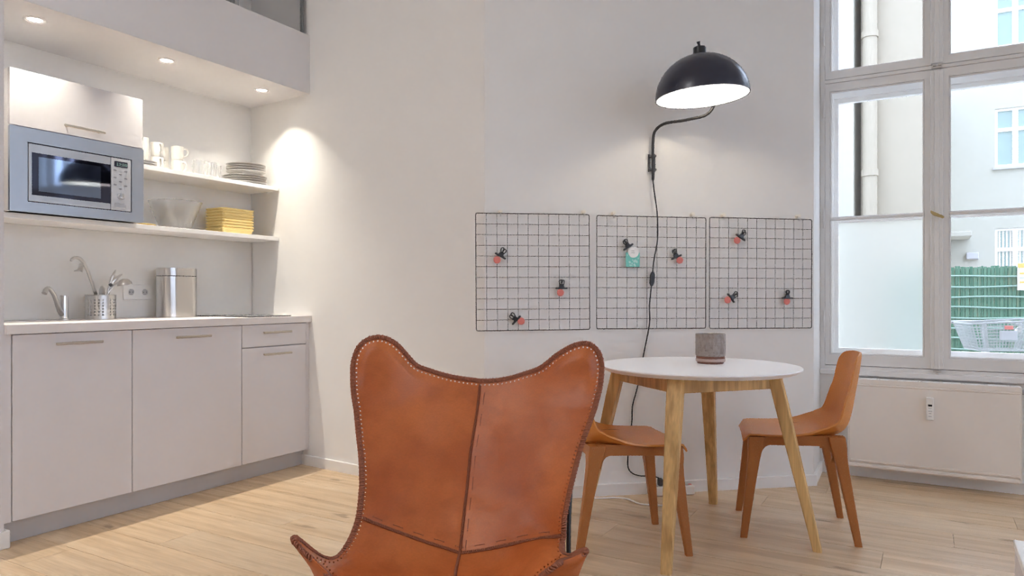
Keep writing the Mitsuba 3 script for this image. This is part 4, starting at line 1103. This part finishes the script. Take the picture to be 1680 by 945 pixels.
pt = thing('ceramic_pot', 'speckled grey brown stoneware pot standing on the white table', 'pot')
PC = np.array([-0.849, 3.236])
M = rotz(0, (PC[0], PC[1], 0.750))
put('body', xform(lathe([(0.062, 0.032), (0.0655, 0.036), (0.0665, 0.045), (0.0665, 0.125), (0.0665, 0.131), (0.064, 0.134), (0.0605, 0.131), (0.0600, 0.04), (0.055, 0.022), (0, 0.020)], 48), M), 'mat_pot', pt, 40)
put('band', xform(lathe([(0.0630, 0.033), (0.0635, 0.022), (0.0625, 0.020), (0.058, 0.018)], 48), M), 'mat_pot_band', pt, 40, 'dark brown grooved band')
put('band', xform(lathe([(0.0645, 0.0225), (0.0655, 0.019), (0.0655, 0.012), (0.0640, 0.009), (0.060, 0.008)], 48), M), 'mat_pot_light', pt, 40, 'paler brown band')
put('foot', xform(lathe([(0.0600, 0.010), (0.0585, 0.002), (0.057, 0), (0, 0)], 48), M), 'mat_pot_band', pt, 40, 'dark foot ring')

# ---------------------------------------------------------------- two brown shell chairs
SH = [  # y, z of the centre line; half width; lift of the side edges; forward curl of the side edges
    (0.232, 0.432, 0.178, -0.002, 0.0), (0.218, 0.446, 0.196, 0.0, 0.0), (0.185, 0.452, 0.206, 0.002, 0.0), (0.12, 0.450, 0.213, 0.005, 0.0), (0.04, 0.444, 0.218, 0.014, 0.0), (-0.04, 0.438, 0.220, 0.034, 0.004), (-0.11, 0.437, 0.219, 0.056, 0.014),
    (-0.160, 0.445, 0.216, 0.064, 0.030), (-0.196, 0.466, 0.211, 0.054, 0.046), (-0.217, 0.500, 0.206, 0.036, 0.058), (-0.230, 0.548, 0.200, 0.016, 0.062), (-0.241, 0.610, 0.192, 0.004, 0.058), (-0.251, 0.670, 0.182, 0.0, 0.050),
    (-0.260, 0.725, 0.182, 0.0, 0.048), (-0.265, 0.762, 0.172, 0.0, 0.044), (-0.268, 0.782, 0.158, 0.0, 0.038), (-0.2695, 0.794, 0.140, 0.0, 0.030), (-0.270, 0.801, 0.115, 0.0, 0.020), (-0.2703, 0.805, 0.080, 0.0, 0.010)]


def shell_mesh():
    S = np.array(SH)
    s = np.r_[0, np.cumsum(np.linalg.norm(np.diff(S[:, :2], axis=0), axis=1))]
    from scipy.interpolate import PchipInterpolator
    ss = np.r_[np.r_[np.linspace(0, s[-1] * 0.90, 46), np.linspace(s[-1] * 0.905, s[-1], 14)]]
    R = np.array([PchipInterpolator(s, S[:, k])(ss) for k in range(5)]).T
    n, m = len(R), 25
    V = []
    for y, z, w, lift, curl in R:
        for k in range(m):
            a = -1 + 2 * k / (m - 1)
            b2 = abs(a) ** 2.4
            V.append((w * a, y + curl * b2, z + lift * b2 - (0.012 * b2 * b2 if y > 0.22 else 0)))
    V = np.array(V)
    Fc = [[i * m + k, i * m + k + 1, (i + 1) * m + k + 1] for i in range(n - 1) for k in range(m - 1)] + [[i * m + k, (i + 1) * m + k + 1, (i + 1) * m + k] for i in range(n - 1) for k in range(m - 1)]
    tm_ = trimesh.Trimesh(V, np.array(Fc), process=False)
    N = tm_.vertex_normals
    if N[10 * m + m // 2][2] < 0:
        Fc = [f[::-1] for f in Fc]
        N = -N
    nn = len(V)
    V2 = np.vstack([V, V - N * 0.0075])
    bd_ = [k for k in range(m)] + [(i + 1) * m - 1 for i in range(1, n)] + [(n - 1) * m + k for k in range(m - 2, -1, -1)] + [i * m for i in range(n - 2, 0, -1)]
    sd = []
    for k in range(len(bd_)):
        p, q = bd_[k], bd_[(k + 1) % len(bd_)]
        sd += [[p, p + nn, q + nn], [p, q + nn, q]]
    r = trimesh.Trimesh(V2, np.vstack([np.array(Fc), np.array(Fc)[:, ::-1] + nn, np.array(sd)]), process=False)
    r.fix_normals()
    return r


def leg_mesh(sx, sy):
    """A tapered splayed leg that flares into the rail at its top."""
    rings = []
    tx, ty = 0.168 * sx, (0.172 if sy > 0 else -0.150)
    fx, fy = 0.202 * sx, (0.228 if sy > 0 else -0.232)
    for f, a, b2 in ((0.0, 0.030, 0.034), (0.10, 0.0285, 0.032), (0.16, 0.025, 0.0275), (0.24, 0.0225, 0.0245), (0.5, 0.0185, 0.0205), (1.0, 0.0125, 0.0145)):
        z = (0.440 if sy > 0 else 0.452) * (1 - f)
        x, y = tx + (fx - tx) * f, ty + (fy - ty) * f
        q = np.array(sg.box(-a, -b2, a, b2).buffer(-0.006).buffer(0.006, quad_segs=3).exterior.coords)[:-1]
        rings.append(np.c_[q + [x, y], np.full(len(q), z)])
    n = len(rings[0])
    V = np.vstack(rings + [rings[0].mean(0)[None], rings[-1].mean(0)[None]])
    Fc = []
    for i in range(len(rings) - 1):
        for k in range(n):
            l = (k + 1) % n
            Fc += [[i * n + k, i * n + l, (i + 1) * n + l], [i * n + k, (i + 1) * n + l, (i + 1) * n + k]]
    for k in range(n):
        l = (k + 1) % n
        Fc += [[len(V) - 2, l, k], [len(V) - 1, (len(rings) - 1) * n + k, (len(rings) - 1) * n + l]]
    r = trimesh.Trimesh(V, np.array(Fc), process=False)
    r.fix_normals()
    return r


def rail_mesh(p, q, w=0.032, h=0.044, dip=0.0):
    """A rail between two leg tops whose underside swells into a fillet at each end."""
    p, q = np.array(p, float), np.array(q, float)
    d = (q - p)[:2]
    L = np.linalg.norm(d)
    d /= L
    poly = [(0, 0), (L, 0)]
    fil = 0.055
    for t in np.linspace(0, 1, 8):
        poly.append((L - 0.016 - fil * 0.75 * (1 - math.cos(t * math.pi / 2)), -h - fil * (1 - math.sin(t * math.pi / 2))))
    for t in np.linspace(1, 0, 8):
        poly.append((0.016 + fil * 0.75 * (1 - math.cos(t * math.pi / 2)), -h - fil * (1 - math.sin(t * math.pi / 2))))
    m = trimesh.creation.extrude_polygon(sg.Polygon(poly).buffer(0), w, engine='earcut')
    m.apply_translation([0, 0, -w / 2])
    m.apply_transform(frame4(p, [d[0], d[1], (q - p)[2] / L], [0, 0, 1], [d[1], -d[0], 0]))
    return m


c_seat = mikit.ply(shell_mesh(), 'mat_chair', smooth=40)
LT = {(sx, sy): (0.168 * sx, 0.172 if sy > 0 else -0.150, 0.4465 if sy > 0 else 0.456) for sx in (-1, 1) for sy in (-1, 1)}
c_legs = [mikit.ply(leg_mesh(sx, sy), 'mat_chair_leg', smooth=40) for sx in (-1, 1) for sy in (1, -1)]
c_rails = [mikit.ply(rail_mesh(a, b2), 'mat_chair_leg', smooth=30) for a, b2 in ((LT[1, 1], LT[1, -1]), (LT[-1, -1], LT[-1, 1]), (LT[-1, 1], LT[1, 1]), (LT[1, -1][:2] + (0.434,), LT[-1, -1][:2] + (0.434,)))]


def shell_chair(c, fwd, label):
    t = thing('dining_chair', label, 'chair', 'brown shell chairs at the round table')
    f = np.array([fwd[0], fwd[1], 0.0])
    f /= np.linalg.norm(f)
    M = mt(frame4(c, [f[1], -f[0], 0], [f[0], f[1], 0], [0, 0, 1]))
    put('seat_shell', moved(c_seat, M), None, t)
    for l in c_legs:
        put('leg', moved(l, M), None, t)
    for l in c_rails:
        put('rail', moved(l, M), None, t)


shell_chair(cs_(1.285, 3.25), -LAT * 0.967 + FWD * 0.254, 'brown moulded shell chair between the round table and the radiator')
shell_chair(cs_(0.465, 3.06), LAT * 0.990 + FWD * 0.14, 'brown moulded shell chair half hidden behind the leather chair')

# ---------------------------------------------------------------- black wall lamp
wl = thing('wall_lamp', 'black dome wall lamp on a bent arm, lit, above the round table', 'lamp')
put('bracket', xform(cat([box(0.900 - 0.021, 0.900 - 0.009, 1.718, 1.812, 0, 0.006, 0.002), box(0.900 + 0.009, 0.900 + 0.021, 1.718, 1.812, 0, 0.006, 0.002), box(0.900 - 0.021, 0.900 + 0.021, 1.722, 1.734, 0, 0.022, 0.002), box(0.900 - 0.021, 0.900 + 0.021, 1.794, 1.806, 0, 0.022, 0.002)]), W_FRAME), 'mat_dark', wl)
for x in (-0.015, 0.015):
    for z in (1.724, 1.805):
        put('screw', xform(cyl((0.900 + x, z, 0.005), (0.900 + x, z, 0.0085), 0.0035, 10), W_FRAME), 'mat_steel', wl, 30)
DOME = wall_pt(0.900 + 0.105, 0, 0.40)
DZ = 2.012


def lw(s, z, k):
    return wall_pt(0.900 + s, z, k)


arm = spline([lw(0, 1.672, 0.022), lw(0, 1.76, 0.022), lw(0, 1.885, 0.024), lw(0.006, 1.925, 0.030), lw(0.036, 1.958, 0.058), lw(0.10, 1.966, 0.108), lw(0.17, 1.972, 0.162), lw(0.222, 1.985, 0.200),
              lw(0.250, 2.022, 0.216), lw(0.255, 2.08, 0.220), lw(0.238, 2.160, 0.238), lw(0.19, 2.225, 0.29), lw(0.14, 2.243, 0.355), lw(0.106, 2.244, 0.398)], 90)
put('arm', tube(arm, 0.0075, 10), 'mat_black', wl, True)
tilt = math.radians(3.5)
xl = np.array([E_W[0] * math.cos(tilt), E_W[1] * math.cos(tilt), math.sin(tilt)])
yl = np.cross([-E_W[0] * math.sin(tilt), -E_W[1] * math.sin(tilt), math.cos(tilt)], xl)
DM = frame4([DOME[0], DOME[1], DZ], xl, yl, np.cross(xl, yl))
RD, HD = 0.222, 0.205
prof_o = [(RD * math.cos(a), HD * math.sin(a)) for a in np.linspace(0, math.pi / 2 - 0.02, 26)]
prof_i = [((RD - 0.004) * math.cos(a), (HD - 0.004) * math.sin(a)) for a in np.linspace(0, math.pi / 2 - 0.02, 26)]
put('shade', xform(lathe([prof_i[0]] + prof_o + [(0, HD)], 64), DM), 'mat_shade', wl, 40)
iv = lathe([(RD - 0.0035, 0.0015)] + prof_i[1:] + [(0, HD - 0.004)], 64)
iv.invert()
put('inner_shade', xform(iv, DM), 'mat_shade_inside', wl, 40, 'white inside of the dome')
put('cap', xform(lathe([(0.030, HD - 0.006), (0.030, HD + 0.032), (0.027, HD + 0.036), (0, HD + 0.036)], 32), DM), 'mat_black', wl, 35)
put('knob', xform(cat([tube([(0, 0, HD + 0.03), (-0.002, 0, HD + 0.052), (-0.004, 0, HD + 0.062)], [0.007, 0.006, 0.009], 12)]), DM), 'mat_black', wl, 40)
bu = put('bulb', xform(ball((0, 0, 0.115), 0.036, 3), DM), 'mat_white', wl, True)
scene[bu]['emitter'] = {'type': 'area', 'radiance': rgb(WALL_LAMP, WALL_LAMP * 0.86, WALL_LAMP * 0.66)}
put('bulb_neck', xform(cyl((0, 0, 0.146), (0, 0, HD - 0.004), 0.017, 16), DM), 'mat_white', wl, 30)
CORD = [(0.900, 1.672, 0.022), (0.904, 1.62, 0.026), (0.911, 1.562, 0.03), (0.918, 1.50, 0.034), (0.921, 1.432, 0.036), (0.918, 1.334, 0.034), (0.900, 1.236, 0.032), (0.894, 1.171, 0.032), (0.887, 1.105, 0.032), (0.880, 1.04, 0.032), (0.877, 0.991, 0.030), (0.880, 0.943, 0.028), (0.870, 0.845, 0.02),
        (0.853, 0.751, 0.012), (0.822, 0.592, 0.012), (0.808, 0.537, 0.012), (0.788, 0.463, 0.014), (0.785, 0.392, 0.016), (0.768, 0.295, 0.016), (0.761, 0.191, 0.02), (0.768, 0.133, 0.024), (0.802, 0.109, 0.03), (0.87, 0.103, 0.04), (0.925, 0.090, 0.052)]
put('cord', xform(tube(spline(CORD, 130), 0.0036, 6), W_FRAME), 'mat_black', wl, True)
put('cord_switch', xform(hull([(0.8915 + 0.011 * a * (1 if abs(z - 1.145) < 0.03 else 0.45) + (z - 1.145) * 0.08, z, 0.032 + b2) for a in (-1, 1) for z in (1.108, 1.125, 1.165, 1.182) for b2 in (-0.009, 0.009)]), W_FRAME), 'mat_black', wl, False, 'inline cord switch')
put('plug', xform(box(0.915, 0.942, 0.052, 0.092, 0.040, 0.066, 0.006), W_FRAME), 'mat_dark', wl)

# power strip and its lead on the floor
ps = thing('power_strip', 'white power strip lying on the floor against the slanted wall', 'power strip')
put('body', xform(box(0.872, 1.115, 0.002, 0.050, 0.024, 0.076, 0.006), W_FRAME), 'mat_white', ps)
for k in range(4):
    put('outlet', xform(lathe([(0.019, 0.0), (0.019, 0.0012), (0.0, 0.0012)], 20), W_FRAME @ frame4([0.90 + k * 0.058, 0.0498, 0.050], [1, 0, 0], [0, 0, 1], [0, 1, 0])), 'mat_grey', ps)
put('switch', xform(box(1.086, 1.104, 0.049, 0.053, 0.042, 0.058, 0.001), W_FRAME), 'mat_coral', ps)
put('lead', tube(np.c_[spline([(-1.66, 3.326, 0.0045), (-1.62, 3.343, 0.0045), (-1.549, 3.395, 0.0045), (-1.471, 3.420, 0.0045), (-1.40, 3.475, 0.0045), (-1.335, 3.478, 0.0045), (-1.255, 3.432, 0.0045), (-1.185, 3.447, 0.0045), (-1.116, 3.489, 0.0045), (-1.085, 3.56, 0.0045), (-1.095, 3.64, 0.012), (-1.115, 3.69, 0.022)], 110)], 0.0042, 8), 'mat_white', ps, True)

# ---------------------------------------------------------------- wire grids, pins, clips
GK = 0.020
grid_words = ['black wire grid panel nearest the kitchen, holding three clips', 'black wire grid panel with the teal card, crossed by the lamp cord', 'black wire grid panel nearest the window, holding three clips']


def grid_panel(s0, s1, zt, zb, label, lean):
    t = thing('wire_grid', label, 'wire grid', 'wire grid panels on the slanted wall')
    w, h = s1 - s0, zt - zb
    M = W_FRAME @ frame4([s0, zb, GK], [math.cos(lean), math.sin(lean), 0], [-math.sin(lean), math.cos(lean), 0], [0, 0, 1])
    c = 0.008
    P = []
    for cx, cy, a0 in ((w - c, h - c, 0), (c, h - c, 90), (c, c, 180), (w - c, c, 270)):
        P += [(cx + c * math.cos(math.radians(a0 + a)), cy + c * math.sin(math.radians(a0 + a)), 0) for a in (0, 30, 60, 90)]
    put('rim', xform(tube(P, 0.0023, 8, True), M), 'mat_wire', t, True)
    for k in range(1, 11):
        x = w * k / 11.0
        put('wire', xform(tube([(x, 0, 0.001), (x, h, 0.001)], 0.0013, 6), M), 'mat_wire', t, 60)
    for k in range(1, 11):
        y = h * k / 11.0
        put('wire', xform(tube([(0, y, -0.0016), (w, y, -0.0016)], 0.0013, 6), M), 'mat_wire', t, 60)


grid_panel(-0.045, 0.553, 1.477, 0.876, grid_words[0], 0.006)
grid_panel(0.590, 1.199, 1.477, 0.882, grid_words[1], -0.002)
grid_panel(1.221, 1.824, 1.479, 0.879, grid_words[2], -0.002)
pinw = [('kitchen-side', 'grid nearest the kitchen'), ('window-side', 'grid nearest the kitchen'), ('kitchen-side', 'grid with the teal card'), ('window-side', 'grid with the teal card'), ('kitchen-side', 'grid nearest the window'), ('window-side', 'grid nearest the window')]
pin_m = lathe([(0, 0), (0.010, 0), (0.010, 0.004), (0.0055, 0.008), (0.0055, 0.020), (0.0095, 0.024), (0.0095, 0.029), (0, 0.031)], 20)
for (s, z), (a, b2) in zip(((0.080, 1.492), (0.520, 1.499), (0.683, 1.495), (1.127, 1.497), (1.303, 1.497), (1.746, 1.499)), pinw):
    k = thing('push_pin', 'pearly push pin holding up the %s top of the wire %s' % (a, b2), 'pin', 'push pins above the wire grids')
    put('head', xform(pin_m, W_FRAME @ frame4([s, z - 0.004, 0], [1, 0, 0], [0, 1, 0], [0, 0, 1])), 'mat_cream', k, 40)
    put('hook', xform(tube(spline([(s, z - 0.002, 0.012), (s, z - 0.016, 0.014), (s, z - 0.030, 0.022), (s, z - 0.026, 0.029), (s, z - 0.012, 0.029)], 16), 0.0016, 6), W_FRAME), 'mat_steel', k, True)

JAW = cat([box(-0.031, 0.031, -0.0045, 0.0045, -0.005, 0.009, 0.002), hull([(-0.014, 0.002, -0.003), (0.014, 0.002, -0.003), (0.014, 0.002, 0.010), (-0.014, 0.002, 0.010), (-0.009, 0.022, -0.001), (0.009, 0.022, -0.001), (0.009, 0.022, 0.007), (-0.009, 0.022, 0.007)])])


def loop(x, lean, k):
    P = []
    for a in np.linspace(-40, 220, 18):
        P.append((x + 0.0085 * math.cos(math.radians(a)), 0.034 + 0.0085 * math.sin(math.radians(a)), k))
    return tube([(x + 0.004, 0.018, k)] + P + [(x - 0.004, 0.018, k)], 0.0030, 6)


HANDLE_A, HANDLE_B = cat([loop(-0.006, 0, 0.012), ]), loop(0.008, 0, -0.003)
disc_m = lathe([(0, -0.003), (0.017, -0.003), (0.019, 0.0), (0.017, 0.003), (0, 0.003)], 28)
clips = [((0.051, 1.274), (0.105, 1.245), 1, (0.061, 1.239), 'topmost on the wire grid nearest the kitchen'), ((0.368, 1.095), (0.432, 1.095), 1, (0.394, 1.072), 'standing upright on the wire grid nearest the kitchen'),
         ((0.141, 0.908), (0.183, 0.952), 1, (0.186, 0.925), 'near the bottom of the grid nearest the kitchen'), ((0.736, 1.296), (0.789, 1.330), 1, None, 'gripping the teal card'),
         ((1.001, 1.250), (1.061, 1.275), 1, (1.049, 1.246), 'right of the lamp cord on the middle grid'), ((1.373, 1.390), (1.426, 1.356), 1, (1.378, 1.356), 'topmost on the wire grid nearest the window'),
         ((1.325, 1.067), (1.362, 1.020), 1, (1.323, 1.033), 'tilted, low on the grid nearest the window'), ((1.643, 1.043), (1.708, 1.043), 1, (1.672, 1.025), 'standing upright on the wire grid nearest the window')]
for a, b2, sgn, dc, words in clips:
    a, b2 = np.array(a), np.array(b2)
    v = (b2 - a) / np.linalg.norm(b2 - a)
    n2 = np.array([-v[1], v[0]])
    c = (a + b2) / 2
    M = W_FRAME @ frame4([c[0], c[1], GK + 0.002], [v[0], v[1], 0], [n2[0], n2[1], 0], [0, 0, 1])
    t = thing('bulldog_clip', 'black bulldog clip %s%s' % ('with a coral disc, ' if dc else '', words), 'clip', 'black clips on the wire grids')
    put('jaw', xform(JAW, M), 'mat_clip', t, 30)
    put('handle', xform(HANDLE_A, M), 'mat_clip', t, True)
    put('handle', xform(HANDLE_B, M), 'mat_clip', t, True)
    if dc:
        put('disc', xform(disc_m, W_FRAME @ frame4([dc[0], dc[1], GK + 0.006], [1, 0, 0], [0, 1, 0], [0, 0, 1])), 'mat_coral', t, 30, 'coral red disc')
cd = thing('gift_card', 'teal card with a white rounded top hanging from a clip on the middle wire grid', 'card')
CX_, CZ_, CWD, CH = 0.748, 1.204, 0.077, 0.098
cardp = sg.box(CX_, CZ_ + 0.004, CX_ + CWD, CZ_ + 0.080).buffer(-0.002).buffer(0.002)
white = sg.Point(CX_ + CWD * 0.55, CZ_ + 0.083).buffer(0.030).intersection(sg.box(CX_ - 0.01, CZ_ + 0.045, CX_ + CWD + 0.01, CZ_ + 0.110))
CM = W_FRAME @ frame4([0, 0, GK + 0.004], [1, 0, 0], [0, 1, 0], [0, 0, 1])
put('sheet', xform(prism(cardp, 0, 0.0012), CM), 'mat_teal', cd)
put('label', xform(prism(white, 0.0011, 0.0022), CM), 'mat_white', cd, False, 'white rounded label')
for k, w in enumerate((0.016, 0.020)):
    put('text_line', xform(box(CX_ + 0.030, CX_ + 0.030 + w, CZ_ + 0.087 - 0.010 * k, CZ_ + 0.091 - 0.010 * k, 0.0021, 0.0026), CM), 'mat_grey', cd)
pr = np.random.default_rng(5)
fl = []
while len(fl) < 16:
    x, z, r = CX_ + 0.007 + pr.random() * (CWD - 0.014), CZ_ + 0.010 + pr.random() * 0.060, 0.003 + 0.004 * pr.random()
    if not white.buffer(r).contains(sg.Point(x, z)):
        fl.append(prism(sg.Point(x, z).buffer(r, quad_segs=3), 0.0010, 0.0016))
put('print', xform(cat(fl), CM), 'mat_teal_light', cd, False, None, None, None, 'stuff')

# ---------------------------------------------------------------- white low cabinet at the right edge, added ceiling globes behind the camera as fill light
lc = thing('low_cabinet', 'white low cabinet of which only a corner shows beyond the bottom right', 'cabinet')
put('top', box(0.183, 0.75, 0.55, 2.146, 0.432, 0.450, 0.002), 'mat_white', lc)
put('side', box(0.186, 0.204, 0.553, 2.143, 0.06, 0.432, 0.001), 'mat_front', lc)
put('body', box(0.204, 0.748, 0.556, 2.140, 0.0, 0.432), 'mat_white', lc)
for k, (x, y) in enumerate(((-2.0, -0.4), (-2.3, -1.9))):
    t = thing('added_ceiling_lamp', 'added round ceiling fill lamp behind the camera, out of view, %s' % ['nearer the kitchen', 'nearer the rear wall'][k], 'lamp')
    g = put('globe', ball((x, y, 3.15), 0.30, 3), 'mat_white', t, True)
    scene[g]['emitter'] = {'type': 'area', 'radiance': rgb(ROOM_FILL, ROOM_FILL * 1.0, ROOM_FILL * 1.0)}
    put('rod', cyl((x, y, 3.44), (x, y, CEIL - 0.001), 0.010, 10), 'mat_steel', t, 30)
    put('canopy', cyl((x, y, CEIL - 0.03), (x, y, CEIL - 0.0005), 0.06, 24), 'mat_white', t, 30)
